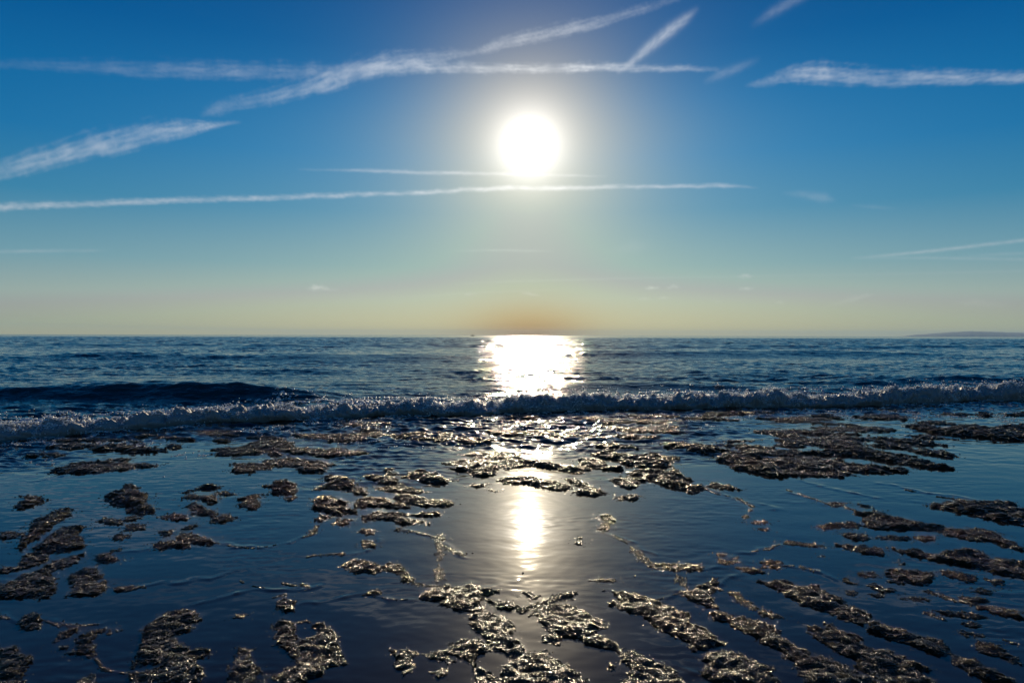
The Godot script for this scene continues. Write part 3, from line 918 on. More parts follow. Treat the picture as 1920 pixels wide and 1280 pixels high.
func rocks() -> void:
	rock("broad E-shaped weed mat with two prongs at the bottom left", 0.020, [-1.980, -4.043, -1.910, -4.127, -1.827, -4.082, -1.733, -3.965, -1.776, -3.901, -1.725, -3.827, -1.800, -3.774, -1.787, -3.729, -1.691, -3.643, -1.626, -3.572, -1.596, -3.620, -1.540, -3.596, -1.510, -3.533, -1.554, -3.488, -1.507, -3.417, -1.457, -3.345, -1.431, -3.213, -1.714, -3.211, -1.809, -3.343, -1.727, -3.364, -1.689, -3.416, -1.734, -3.454, -1.822, -3.405, -1.873, -3.531, -1.928, -3.703, -2.008, -3.879, -1.985, -3.956])
	rock("weedy rock cut off by the bottom left corner", 0.015, [-2.622, -3.580, -2.544, -3.603, -2.517, -3.603, -2.479, -3.541, -2.433, -3.541, -2.362, -3.476, -2.302, -3.357, -2.278, -3.293, -2.189, -3.199, -2.343, -3.198])
	rock("low weed hump at the bottom edge between corner rock and E-shaped mat", 0.009, [-1.971, -3.200, -2.003, -3.289, -1.969, -3.316, -1.928, -3.266, -1.886, -3.201])
	rock("slim slanting weed ridge left of the hooked rock", 0.013, [-2.387, -3.659, -2.406, -3.757, -2.396, -3.854, -2.331, -3.849, -2.334, -3.805, -2.351, -3.746, -2.361, -3.705])
	rock("hook-shaped weedy rock with a long upper arm", 0.015, [-2.301, -3.751, -2.256, -3.814, -2.204, -3.880, -2.196, -3.815, -2.204, -3.727, -2.127, -3.615, -2.075, -3.526, -2.098, -3.520, -2.174, -3.553, -2.240, -3.552, -2.210, -3.603, -2.247, -3.673])
	rock("tiny pointed weed tuft right of the hooked rock's arm", 0.005, [-2.152, -3.778, -2.157, -3.837, -2.130, -3.819, -2.131, -3.772])
	rock("small flat weed tuft left of the hooked rock's foot", 0.005, [-2.314, -3.605, -2.289, -3.637, -2.270, -3.616, -2.281, -3.579])
	rock("half-drowned dark rock below the big hump at the left edge", 0.014, [-2.750, -3.930, -2.767, -4.036, -2.694, -4.023, -2.629, -3.970, -2.560, -3.849, -2.633, -3.823])
	rock("big dark hump of weedy rock at the left edge", 0.020, [-3.233, -4.444, -3.251, -4.652, -3.207, -4.779, -3.196, -4.850, -3.051, -4.721, -2.916, -4.534, -2.804, -4.304, -2.872, -4.279, -3.015, -4.327, -3.112, -4.278])
	rock("narrow weed ridge running up right from the big left hump", 0.015, [-3.202, -4.871, -3.214, -4.975, -3.170, -5.084, -3.116, -5.153, -3.074, -5.052, -3.065, -4.945, -3.073, -4.811, -3.090, -4.771])
	rock("ragged three-tongued weed shelf right of the big left hump", 0.015, [-2.856, -4.568, -2.925, -4.691, -2.915, -4.832, -2.825, -4.833, -2.783, -4.762, -2.820, -4.692, -2.704, -4.693, -2.702, -4.569, -2.585, -4.570, -2.573, -4.506, -2.536, -4.367, -2.637, -4.332, -2.718, -4.307, -2.721, -4.417])
	rock("short weed bar at the start of a white ripple line", 0.006, [-2.485, -4.440, -2.479, -4.490, -2.360, -4.508, -2.334, -4.483, -2.381, -4.433, -2.444, -4.408])
	rock("long straight weed ridge slanting up at the left, small boulder at its tip", 0.030, [-3.814, -5.616, -3.993, -5.894, -4.081, -6.084, -4.084, -6.235, -4.090, -6.376, -4.140, -6.485, -4.043, -6.431, -4.019, -6.487, -3.917, -6.306, -3.883, -6.119, -3.828, -5.926, -3.775, -5.731, -3.714, -5.562, -3.720, -5.454, -3.613, -5.215, -3.743, -5.363, -3.858, -5.644])
	rock("rounded dark rock right of the long straight ridge", 0.028, [-3.677, -5.807, -3.697, -5.894, -3.534, -5.896, -3.533, -5.779, -3.482, -5.682, -3.383, -5.575, -3.222, -5.335, -3.248, -5.287, -3.288, -5.193, -3.393, -5.192, -3.549, -5.260, -3.610, -5.405, -3.561, -5.406, -3.650, -5.572, -3.688, -5.736])
	rock("flat weed sheet below the rounded dark rock, reaching the left edge", 0.015, [-3.513, -5.083, -3.507, -5.175, -3.410, -5.175, -3.286, -5.051, -3.286, -4.964, -3.293, -4.859, -3.352, -4.838, -3.382, -4.748, -3.453, -4.747, -3.518, -4.837, -3.413, -4.837, -3.423, -4.963])
	rock("thin dark weed sheet at the left edge beside the long straight ridge", 0.013, [-4.071, -5.598, -4.061, -5.702, -3.968, -5.730, -3.881, -5.677, -3.862, -5.600, -3.930, -5.548, -3.998, -5.498])
	rock("small question-mark shaped rock far out at the left edge", 0.032, [-4.605, -6.544, -4.626, -6.681, -4.682, -6.805, -4.624, -6.879, -4.830, -6.990, -4.762, -7.030, -4.473, -6.807, -4.449, -6.648, -4.490, -6.511])
	rock("tall stacked rock like a figure two, standing alone at left", 0.055, [-4.011, -6.991, -4.040, -7.155, -3.952, -7.220, -4.001, -7.349, -4.082, -7.438, -4.059, -7.530, -3.909, -7.395, -3.828, -7.221, -3.577, -6.996, -3.528, -6.840, -3.422, -6.673, -3.234, -6.429, -3.246, -6.329, -3.500, -6.393, -3.481, -6.530, -3.557, -6.635, -3.691, -6.580, -3.827, -6.724, -3.881, -6.836])
	rock("low rock just left below the figure-two rock", 0.013, [-3.541, -6.067, -3.542, -6.173, -3.401, -6.129, -3.368, -6.069, -3.275, -5.983, -3.380, -5.953])
	rock("upper of two small rocks under the figure-two rock", 0.010, [-3.345, -6.118, -3.366, -6.209, -3.271, -6.241, -3.241, -6.149, -3.257, -6.074])
	rock("lower of two small rocks under the figure-two rock", 0.013, [-3.181, -5.842, -3.219, -5.954, -3.114, -5.984, -3.030, -5.857, -3.089, -5.761])
	rock("lens-shaped weed clump right of the figure-two rock's foot", 0.015, [-3.098, -6.214, -3.023, -6.340, -2.838, -6.217, -2.806, -6.126, -2.906, -6.095])
	rock("loop-shaped weed rim open to the right", 0.016, [-2.961, -5.047, -2.996, -5.146, -2.959, -5.238, -2.915, -5.309, -2.922, -5.250, -2.938, -5.147, -2.795, -5.048, -2.780, -4.995, -2.891, -4.952])
	rock("faint drowned weed patch above the loop-shaped rim", 0.010, [-3.110, -5.506, -3.146, -5.684, -3.060, -5.659, -3.023, -5.506])
	rock("fish-tailed weedy rock with a white ripple at its right tip", 0.018, [-2.723, -5.396, -2.679, -5.498, -2.601, -5.499, -2.663, -5.630, -2.636, -5.727, -2.413, -5.579, -2.266, -5.438, -2.303, -5.400, -2.455, -5.423, -2.410, -5.289, -2.532, -5.336, -2.605, -5.263, -2.672, -5.310])
	rock("small weed clump above the fish-tailed rock's left fin", 0.010, [-2.856, -5.755, -2.800, -5.782, -2.709, -5.690, -2.743, -5.611])
	rock("small slanted weed clump above the fish-tailed rock's back", 0.011, [-2.696, -5.810, -2.698, -5.921, -2.671, -5.979, -2.629, -5.866, -2.651, -5.797])
	rock("leftmost lump of the broken chain below the arched rock", 0.016, [-3.051, -6.652, -2.993, -6.723, -2.860, -6.569, -2.855, -6.469, -2.947, -6.468])
	rock("middle lump of the broken chain below the arched rock", 0.017, [-2.852, -6.362, -2.808, -6.494, -2.600, -6.333, -2.630, -6.224, -2.730, -6.269])
	rock("lowest lump of the broken chain below the arched rock", 0.017, [-2.603, -6.041, -2.585, -6.205, -2.525, -6.299, -2.413, -6.207, -2.415, -6.072, -2.487, -6.013])
	rock("flat dark lump directly under the arched rock", 0.015, [-3.220, -6.919, -3.198, -7.089, -3.096, -7.014, -3.056, -6.866])
	rock("square dark lump right under the arched rock's crown", 0.024, [-3.054, -6.944, -2.993, -7.058, -2.883, -6.945, -2.805, -6.783, -2.874, -6.694, -2.965, -6.834])
	rock("slim dark lump right of the arched rock's end", 0.014, [-3.004, -7.185, -2.934, -7.266, -2.778, -7.091, -2.847, -7.052])
	rock("thin arched rock with a long left foot", 0.027, [-3.276, -7.166, -3.292, -7.347, -3.256, -7.452, -3.244, -7.582, -3.043, -7.412, -3.114, -7.370, -3.232, -7.348])
	rock("tadpole-shaped rock left of the round mound", 0.024, [-2.659, -6.878, -2.592, -7.019, -2.501, -7.062, -2.485, -6.900, -2.351, -6.581, -2.361, -6.474, -2.494, -6.579, -2.562, -6.707, -2.544, -6.821])
	rock("round brown mound standing alone with a low weed tail", 0.052, [-2.624, -7.471, -2.552, -7.643, -2.517, -7.801, -2.273, -7.517, -2.168, -7.135, -2.257, -7.096, -2.342, -7.191, -2.478, -7.056, -2.393, -7.349])
	rock("small weed tuft just below the round mound", 0.011, [-2.220, -6.945, -2.154, -7.021, -2.083, -6.873, -2.149, -6.854])
	rock("thick two-stepped rock right of the round mound", 0.047, [-2.072, -7.848, -2.085, -8.012, -2.013, -7.989, -1.948, -7.896, -1.888, -7.943, -1.708, -7.696, -1.654, -7.503, -1.677, -7.359, -1.798, -7.398, -1.958, -7.479, -1.990, -7.692])
	rock("slanting weed strip leading down left from the two-stepped rock", 0.014, [-2.037, -7.279, -2.027, -7.485, -1.948, -7.486, -1.949, -7.382, -2.009, -7.280])
	rock("knobbly neck of rock going down right from the two-stepped rock", 0.024, [-1.653, -7.424, -1.550, -7.383, -1.517, -7.282, -1.455, -7.164, -1.436, -7.068, -1.570, -7.124])
	rock("large weedy rock with a tail curling right, below the two-stepped rock", 0.042, [-1.847, -6.601, -1.902, -6.890, -1.886, -7.025, -1.761, -6.987, -1.661, -6.836, -1.577, -6.764, -1.566, -6.674, -1.665, -6.709, -1.592, -6.552, -1.385, -6.437, -1.430, -6.339, -1.538, -6.370, -1.486, -6.291, -1.583, -6.322, -1.708, -6.434, -1.808, -6.516])
	rock("broad weed bank right of the curl-tailed rock", 0.028, [-1.494, -6.710, -1.490, -6.927, -1.383, -6.965, -1.274, -6.966, -1.184, -6.875, -1.212, -6.713, -1.051, -6.715, -0.958, -6.562, -1.046, -6.528, -1.190, -6.593, -1.384, -6.642, -1.360, -6.525, -1.453, -6.590])
	rock("pale glittering weed bank ending in a point by the sun's reflection", 0.024, [-1.156, -6.922, -1.138, -7.101, -1.016, -7.102, -0.881, -6.925, -0.605, -6.871, -0.553, -6.741, -0.583, -6.614, -0.754, -6.630, -0.868, -6.629, -1.040, -6.772])
	rock("upper of two parallel slanting ledges left of the sun's glitter", 0.040, [-1.668, -8.059, -1.592, -8.109, -1.453, -7.944, -1.377, -7.992, -1.182, -7.699, -1.170, -7.549, -1.301, -7.547, -1.418, -7.631, -1.546, -7.783])
	rock("lower of two parallel slanting ledges left of the sun's glitter", 0.020, [-1.416, -7.467, -1.283, -7.448, -1.065, -7.450, -0.849, -7.229, -0.928, -7.169, -1.103, -7.187, -1.245, -7.224, -1.361, -7.323])
	rock("dark long ledge with glittering top beside the sun's glitter path", 0.054, [-1.187, -7.926, -1.167, -8.289, -1.103, -8.418, -0.937, -8.242, -0.701, -7.818, -0.670, -7.664, -0.871, -7.662, -1.070, -7.769])
	rock("small glittering weed knot above the parallel ledges", 0.026, [-1.551, -8.343, -1.435, -8.472, -1.333, -8.125, -1.431, -8.124, -1.433, -8.245])
	rock("twin thin weed strips joined at the left below the broad bank", 0.021, [-1.310, -6.218, -1.243, -6.332, -1.213, -6.399, -0.996, -6.367, -0.887, -6.302, -0.662, -6.421, -0.641, -6.305, -0.767, -6.255, -0.965, -6.285, -0.964, -6.158, -0.742, -6.084, -0.723, -6.009, -0.949, -5.977, -1.040, -6.142, -1.176, -6.156, -1.257, -6.078])
	rock("small yellowish hump right of a forked weed strip", 0.012, [-1.527, -6.024, -1.502, -6.142, -1.409, -6.143, -1.373, -6.025, -1.403, -5.939])
	rock("forked weed strip left of the small yellowish hump", 0.015, [-1.699, -6.156, -1.691, -6.279, -1.611, -6.280, -1.592, -6.188, -1.649, -6.142, -1.626, -6.038, -1.656, -6.082])
	rock("small flat weed clump under the twin strips' joint", 0.010, [-1.243, -5.779, -1.199, -5.861, -1.109, -5.807, -1.108, -5.687, -1.163, -5.686])
	rock("small triangular dark clump where a white ripple ends", 0.011, [-1.136, -5.354, -1.145, -5.536, -1.082, -5.512, -1.027, -5.379, -1.069, -5.343])
	rock("tiny bright weed tuft at the end of a dark ripple, left of the sun's reflection", 0.013, [-0.614, -5.594, -0.569, -5.685, -0.526, -5.595, -0.542, -5.458])
	rock("tiny weed tuft at the start of a dark ripple, left of the sun's reflection", 0.006, [-0.968, -5.848, -0.910, -5.875, -0.926, -5.782])
	rock("tiny low tuft above the crooked glittering chain", 0.005, [-1.290, -5.166, -1.253, -5.221, -1.211, -5.178, -1.247, -5.134])
	rock("crooked glittering weed chain bending down at its right end", 0.015, [-1.174, -4.892, -1.132, -5.033, -1.056, -5.033, -0.905, -4.894, -0.835, -5.002, -0.706, -4.793, -0.626, -4.574, -0.712, -4.600, -0.748, -4.763, -0.867, -4.823, -0.902, -4.762, -1.070, -4.761])
	rock("small round weed clump in the white ripples under the crooked chain", 0.007, [-0.899, -4.362, -0.869, -4.460, -0.801, -4.403, -0.814, -4.347])
	rock("large weed mat shaped like the letter R, round pool in its middle", 0.017, [-1.313, -3.905, -1.286, -3.975, -1.202, -3.947, -1.190, -3.905, -1.174, -3.817, -1.137, -3.752, -1.124, -3.671, -1.104, -3.696, -1.046, -3.740, -1.042, -3.818, -1.093, -3.906, -1.056, -3.934, -0.999, -3.886, -0.976, -3.819, -0.926, -3.780, -0.912, -3.697, -0.886, -3.636, -0.932, -3.624, -0.874, -3.589, -0.797, -3.432, -0.900, -3.410, -0.891, -3.338, -0.947, -3.263, -0.979, -3.215, -1.145, -3.301, -1.093, -3.347, -1.049, -3.410, -1.098, -3.535, -1.157, -3.611, -1.220, -3.671, -1.254, -3.791])
	rock("bottle-shaped weed mat at the bottom edge", 0.015, [-1.282, -3.204, -1.361, -3.413, -1.343, -3.439, -1.375, -3.576, -1.404, -3.611, -1.324, -3.623, -1.323, -3.560, -1.289, -3.482, -1.229, -3.404, -1.186, -3.363, -1.203, -3.333, -1.157, -3.205])
	rock("round weed clump just above the R-shaped mat", 0.012, [-1.376, -4.140, -1.394, -4.213, -1.387, -4.289, -1.332, -4.290, -1.271, -4.214, -1.275, -4.106, -1.317, -4.091])
	rock("tiny two-lobed weed clump in open water left of the round clump", 0.005, [-1.587, -3.997, -1.556, -4.063, -1.499, -4.043, -1.526, -4.017])
	rock("tiny slanted weed tuft in the ripples above the round clump", 0.007, [-1.382, -4.561, -1.317, -4.535, -1.247, -4.435, -1.295, -4.459])
	rock("chunky weed mat with a bulge on top, right of the R-shaped mat", 0.015, [-0.617, -3.603, -0.586, -3.592, -0.602, -3.542, -0.551, -3.543, -0.553, -3.592, -0.514, -3.603, -0.464, -3.554, -0.492, -3.522, -0.483, -3.459, -0.460, -3.403, -0.493, -3.335, -0.576, -3.423, -0.567, -3.479])
	rock("wide glittering weed bank, left wing of the central mats", 0.014, [-0.563, -4.308, -0.514, -4.470, -0.412, -4.534, -0.338, -4.507, -0.256, -4.553, -0.173, -4.446, -0.066, -4.438, -0.163, -4.352, -0.182, -4.261, -0.160, -4.114, -0.218, -4.098, -0.275, -4.113, -0.324, -4.113, -0.433, -4.204, -0.395, -4.276, -0.508, -4.275])
	rock("blazing white weed chain straight below the sun's reflection", 0.010, [-0.167, -4.293, -0.079, -4.261, 0.001, -4.238, 0.067, -4.183, 0.171, -4.263, 0.217, -4.295, 0.312, -4.396, 0.406, -4.414, 0.366, -4.296, 0.243, -4.239, 0.138, -4.138, 0.066, -4.092, 0.001, -4.144, -0.077, -4.136])
	rock("weed bank running down right from the central mats' left wing", 0.017, [-0.216, -4.063, -0.160, -4.101, -0.081, -4.049, 0.001, -3.978, 0.021, -3.841, -0.019, -3.750, 0.040, -3.695, 0.083, -3.600, 0.057, -3.531, -0.009, -3.509, -0.053, -3.588, -0.104, -3.599, -0.117, -3.664, -0.145, -3.737, -0.196, -3.853, -0.238, -3.976])
	rock("wide weed mat in the middle of the bottom edge", 0.017, [-0.039, -3.402, -0.009, -3.485, 0.057, -3.523, 0.130, -3.546, 0.207, -3.585, 0.174, -3.524, 0.254, -3.460, 0.310, -3.359, 0.351, -3.267, 0.349, -3.203, -0.042, -3.201])
	rock("T-shaped weed clump pointing down, left of the bottom middle mat", 0.017, [-0.322, -3.675, -0.267, -3.716, -0.172, -3.717, -0.117, -3.648, -0.114, -3.575, -0.164, -3.547, -0.174, -3.417, -0.218, -3.473, -0.264, -3.520, -0.300, -3.574])
	rock("weed hump at the bottom edge left of the bottom middle mat", 0.015, [-0.179, -3.368, -0.150, -3.402, -0.101, -3.336, -0.043, -3.286, -0.042, -3.210, -0.163, -3.210])
	rock("thin crooked weed strip left of the T-shaped clump", 0.010, [-0.445, -3.547, -0.374, -3.585, -0.302, -3.596, -0.293, -3.548, -0.333, -3.522, -0.260, -3.466, -0.319, -3.455, -0.318, -3.501, -0.362, -3.475, -0.418, -3.521])
	rock("small weed clump near the bottom edge under the thin crooked strip", 0.008, [-0.376, -3.360, -0.347, -3.379, -0.309, -3.403, -0.295, -3.370, -0.334, -3.304])
	rock("big diamond-shaped glittering mat right of the blazing chain", 0.017, [0.160, -3.982, 0.135, -4.055, 0.212, -4.194, 0.359, -4.211, 0.430, -4.072, 0.515, -3.970, 0.497, -3.873, 0.443, -3.813, 0.498, -3.730, 0.570, -3.615, 0.563, -3.500, 0.520, -3.603, 0.441, -3.650, 0.390, -3.692, 0.342, -3.767, 0.275, -3.754, 0.200, -3.831])
	rock("weed ridge continuing the diamond mat down to the bottom edge", 0.020, [0.558, -3.570, 0.622, -3.581, 0.689, -3.485, 0.776, -3.393, 0.803, -3.264, 0.801, -3.205, 0.494, -3.204, 0.578, -3.402, 0.550, -3.484])
	rock("small weed tongue hanging under the diamond mat's left side", 0.008, [0.165, -3.754, 0.218, -3.784, 0.275, -3.742, 0.241, -3.662, 0.169, -3.701])
	rock("tiny bright tuft between the blazing chain and the sun's reflection", 0.008, [0.070, -4.362, 0.094, -4.435, 0.157, -4.323, 0.120, -4.292])
	rock("tiny weed tuft alone left of the ridge at the bottom edge", 0.005, [0.466, -3.407, 0.490, -3.451, 0.503, -3.417, 0.481, -3.383])
	rock("upper half of the first long weed stripe right of the diamond mat", 0.020, [0.556, -4.216, 0.650, -4.273, 0.637, -4.426, 0.690, -4.426, 0.781, -4.375, 0.885, -4.258, 0.959, -4.132, 1.026, -4.065, 0.989, -3.963, 1.066, -3.854, 1.097, -3.676, 0.985, -3.598, 0.904, -3.621, 0.948, -3.675, 0.904, -3.737, 0.832, -3.819, 0.782, -3.899, 0.755, -4.041, 0.651, -4.130, 0.624, -4.184])
	rock("lower half of the first long weed stripe, at the bottom edge", 0.020, [0.973, -3.553, 1.096, -3.615, 1.158, -3.565, 1.219, -3.453, 1.267, -3.407, 1.222, -3.363, 1.243, -3.217, 1.002, -3.216, 0.886, -3.346, 0.953, -3.441])
	rock("glittering head of the second weed stripe", 0.014, [1.055, -4.365, 1.220, -4.552, 1.359, -4.676, 1.310, -4.462, 1.228, -4.383, 1.210, -4.218, 1.233, -4.164, 1.190, -4.148, 1.126, -4.234, 1.078, -4.274])
	rock("dark body of the second weed stripe", 0.020, [1.178, -4.103, 1.219, -4.118, 1.269, -4.030, 1.389, -3.981, 1.458, -3.832, 1.414, -3.768, 1.460, -3.670, 1.510, -3.566, 1.447, -3.483, 1.368, -3.504, 1.379, -3.593, 1.305, -3.699, 1.297, -3.767, 1.211, -3.890, 1.215, -3.952, 1.148, -4.001, 1.133, -4.065])
	rock("broad tail of the second weed stripe at the bottom edge", 0.020, [1.439, -3.527, 1.498, -3.517, 1.566, -3.539, 1.604, -3.471, 1.634, -3.391, 1.690, -3.310, 1.653, -3.219, 1.386, -3.218, 1.365, -3.346, 1.375, -3.434])
	rock("small weed clump on the thread between the second and third stripes", 0.008, [1.418, -4.085, 1.478, -4.149, 1.548, -4.037, 1.458, -4.016])
	rock("tiny weed tuft at the top of the thread between the stripes", 0.007, [1.342, -4.413, 1.404, -4.430, 1.423, -4.334, 1.385, -4.318])
	rock("third weed stripe with a forked head, reaching the bottom edge", 0.020, [1.645, -3.928, 1.672, -3.901, 1.716, -3.841, 1.749, -3.929, 1.782, -3.943, 1.780, -3.854, 1.871, -3.758, 1.782, -3.701, 1.822, -3.647, 1.951, -3.572, 1.968, -3.477, 2.020, -3.393, 1.938, -3.382, 1.967, -3.273, 1.945, -3.221, 1.685, -3.219, 1.669, -3.427, 1.708, -3.497, 1.649, -3.581, 1.626, -3.676, 1.610, -3.756])
	rock("upper part of the longest weed stripe on the right", 0.020, [1.589, -4.619, 1.700, -4.620, 1.801, -4.620, 1.834, -4.537, 1.957, -4.538, 1.943, -4.397, 2.017, -4.321, 1.994, -4.216, 2.055, -4.117, 2.040, -4.007, 1.953, -3.923, 1.887, -3.971, 1.858, -4.064, 1.804, -4.130, 1.730, -4.246, 1.704, -4.369, 1.660, -4.509])
	rock("middle part of the longest weed stripe on the right", 0.024, [2.013, -3.947, 2.027, -3.940, 2.119, -3.870, 2.169, -3.789, 2.260, -3.735, 2.247, -3.615, 2.186, -3.533, 2.141, -3.565, 2.089, -3.648, 2.008, -3.722, 1.975, -3.800, 1.934, -3.843])
	rock("lower end of the longest weed stripe, at the bottom right corner", 0.024, [2.217, -3.566, 2.246, -3.519, 2.293, -3.473, 2.322, -3.374, 2.340, -3.281, 2.306, -3.223, 2.219, -3.303, 2.178, -3.383, 2.157, -3.477])
	rock("wedge of weed in the water right of the longest stripe's lower end", 0.015, [2.384, -3.650, 2.436, -3.691, 2.542, -3.680, 2.512, -3.601, 2.516, -3.488, 2.475, -3.432, 2.456, -3.519, 2.378, -3.578])
	rock("small weed clump left of the square weed raft", 0.006, [2.304, -4.754, 2.371, -4.811, 2.459, -4.812, 2.445, -4.708, 2.349, -4.708])
	rock("square weed raft lying alone on the right", 0.017, [2.521, -4.794, 2.587, -4.862, 2.786, -4.815, 2.829, -4.758, 2.768, -4.639, 2.652, -4.559, 2.582, -4.593, 2.453, -4.610, 2.528, -4.691])
	rock("low weed clump with a raised left knob under the square raft", 0.009, [2.288, -4.524, 2.341, -4.594, 2.350, -4.525, 2.394, -4.500, 2.416, -4.458, 2.316, -4.433])
	rock("flat weed sliver under the knobbed clump", 0.005, [2.219, -4.387, 2.270, -4.403, 2.309, -4.364, 2.251, -4.333])
	rock("comma-shaped weed clump on a white ripple thread", 0.008, [2.150, -4.660, 2.230, -4.697, 2.215, -4.607, 2.248, -4.546, 2.189, -4.580])
	rock("small glittering weed knob beside the longest stripe", 0.006, [2.075, -4.367, 2.125, -4.473, 2.162, -4.474, 2.151, -4.424, 2.094, -4.367])
	rock("flat weed islet alone below the square raft", 0.005, [2.398, -4.305, 2.464, -4.359, 2.559, -4.337, 2.491, -4.291])
	rock("slanting weed raft right of the square raft", 0.012, [2.919, -4.843, 2.999, -4.844, 3.085, -4.768, 3.076, -4.666, 2.969, -4.620, 2.929, -4.701])
	rock("small dark raft near the right edge under the massive bank", 0.008, [3.140, -4.693, 3.239, -4.613, 3.121, -4.543, 3.112, -4.595])
	rock("oval dark clump below the slanting raft", 0.007, [2.911, -4.481, 2.998, -4.516, 3.032, -4.466, 2.975, -4.392, 2.918, -4.416])
	rock("low weed bar under the oval dark clump", 0.006, [2.759, -4.359, 2.839, -4.359, 2.903, -4.275, 2.786, -4.259, 2.735, -4.289])
	rock("long dark weed bar running off the right edge", 0.013, [2.746, -4.197, 2.864, -4.176, 2.923, -4.056, 2.907, -3.996, 2.807, -4.083])
	rock("thin weed bar with a long left tail, below the flat islet", 0.007, [2.449, -4.149, 2.541, -4.121, 2.654, -4.108, 2.708, -4.046, 2.571, -4.031])
	rock("small weed patch under the long-tailed bar", 0.005, [2.516, -3.944, 2.595, -3.983, 2.593, -3.913, 2.549, -3.913])
	rock("low weed strip above the wedge at the right", 0.005, [2.397, -3.815, 2.453, -3.845, 2.539, -3.792, 2.437, -3.780])
	rock("tiny weed tuft between the square raft and the oval clump", 0.005, [2.616, -4.438, 2.645, -4.470, 2.662, -4.431, 2.624, -4.407])
	rock("dark many-armed bank at the right edge, farther of the two", 0.039, [3.924, -6.738, 4.110, -6.778, 4.365, -6.916, 4.445, -6.877, 4.500, -6.820, 4.598, -6.821, 4.799, -6.823, 4.812, -6.747, 4.645, -6.653, 4.765, -6.529, 4.364, -5.978, 4.269, -6.113, 4.172, -6.222, 4.163, -6.402, 4.074, -6.453, 3.977, -6.574])
	rock("ragged weed bank in the middle of the right side, left half", 0.027, [3.046, -6.112, 3.149, -6.272, 3.133, -6.423, 3.201, -6.424, 3.340, -6.460, 3.354, -6.374, 3.377, -6.275, 3.408, -6.194, 3.510, -6.024, 3.651, -5.981, 3.527, -5.792, 3.367, -5.847, 3.295, -5.875, 3.108, -5.873, 2.963, -5.944])
	rock("ragged weed bank in the middle of the right side, right half", 0.024, [3.637, -5.928, 3.737, -5.826, 3.877, -5.901, 3.982, -5.743, 3.840, -5.605, 3.927, -5.463, 3.826, -5.266, 3.772, -5.399, 3.753, -5.551, 3.627, -5.550, 3.539, -5.670, 3.504, -5.725])
	rock("thin branch of weed left of the ragged bank", 0.012, [2.611, -5.977, 2.715, -6.051, 2.949, -6.082, 2.972, -5.981, 2.872, -5.923, 2.792, -5.951, 2.594, -5.879])
	rock("stout weed clump under the thin branch", 0.012, [2.676, -5.740, 2.752, -5.781, 2.875, -5.690, 2.800, -5.573, 2.673, -5.572])
	rock("left of two flat clumps under the ragged bank", 0.009, [2.877, -5.619, 3.069, -5.686, 3.179, -5.622, 3.129, -5.533, 3.045, -5.570])
	rock("right of two flat clumps under the ragged bank", 0.009, [3.236, -5.685, 3.374, -5.673, 3.358, -5.596, 3.238, -5.520, 3.191, -5.569])
	rock("arrow-shaped weed clump pointing left, below the stout clump", 0.014, [2.484, -5.432, 2.624, -5.409, 2.805, -5.351, 2.739, -5.202, 2.645, -5.179, 2.527, -5.326])
	rock("thin glittering weed bar left of the arrow-shaped clump", 0.007, [2.094, -5.503, 2.252, -5.505, 2.361, -5.432, 2.392, -5.373, 2.231, -5.383])
	rock("massive dark weed bank at the right, nearer of the two", 0.027, [2.863, -5.370, 2.955, -5.288, 3.032, -5.312, 3.063, -5.187, 3.168, -5.233, 3.323, -5.291, 3.397, -5.339, 3.495, -5.293, 3.472, -5.157, 3.265, -4.865, 3.187, -4.914, 3.139, -4.985, 3.050, -5.036, 2.990, -5.110, 2.910, -5.186])
	rock("end of the massive dark bank, cut by the right edge", 0.024, [3.464, -5.122, 3.623, -5.038, 3.561, -4.874, 3.415, -4.674, 3.326, -4.738, 3.262, -4.833])
	rock("small weed strip on a dark ripple, left of the ragged bank", 0.010, [2.996, -6.793, 3.194, -6.813, 3.100, -6.654, 3.010, -6.688])
	rock("thread-like weed strip above the ragged bank's left end", 0.013, [3.307, -6.803, 3.400, -6.596, 3.300, -6.663])
	rock("tiny dark pebble-like tuft above the square raft", 0.005, [2.727, -5.000, 2.761, -5.020, 2.783, -4.971, 2.745, -4.951])
	rock("tiny tuft under the thin glittering bar", 0.005, [2.230, -5.155, 2.287, -5.188, 2.279, -5.135, 2.235, -5.114])
	rock("flat glittering raft above the first long stripe", 0.008, [0.965, -4.914, 1.037, -4.976, 1.225, -4.977, 1.328, -4.917, 1.297, -4.828, 1.188, -4.827, 1.039, -4.826])
	rock("first of three small clumps right of the flat glittering raft", 0.006, [1.432, -4.983, 1.491, -5.068, 1.611, -5.026, 1.509, -4.953])
	rock("second, lowest of three small clumps right of the flat glittering raft", 0.007, [1.549, -4.891, 1.660, -4.892, 1.728, -4.804, 1.610, -4.765])
	rock("third, rightmost of three small clumps right of the flat glittering raft", 0.011, [1.755, -4.995, 1.857, -5.059, 1.929, -5.017, 1.830, -4.854, 1.771, -4.923])
	rock("tiny tuft above the three small clumps", 0.005, [1.500, -5.194, 1.575, -5.194, 1.529, -5.133, 1.493, -5.142])
	rock("thin golden weed chain above the first stripe's head", 0.005, [0.509, -4.628, 0.595, -4.672, 0.708, -4.629, 0.610, -4.603])
	rock("string of bright tufts right of the sun's reflection", 0.017, [0.790, -6.295, 0.867, -6.375, 0.903, -6.098, 0.815, -6.097])
	rock("bright tuft at the foot of the string, right of the sun's reflection", 0.009, [0.730, -5.852, 0.778, -5.950, 0.807, -5.866, 0.741, -5.797])
	rock("lone sparkling tuft close right of the sun's reflection", 0.011, [0.495, -5.435, 0.540, -5.610, 0.560, -5.522, 0.513, -5.411])
	rock("tiny tuft with a dark ripple trailing right", 0.006, [2.036, -5.863, 2.122, -5.904, 2.141, -5.837, 2.066, -5.810])
	rock("pair of tiny tufts above the tuft with a trailing ripple", 0.007, [2.035, -6.099, 2.227, -6.160, 2.186, -6.071, 2.070, -6.040])
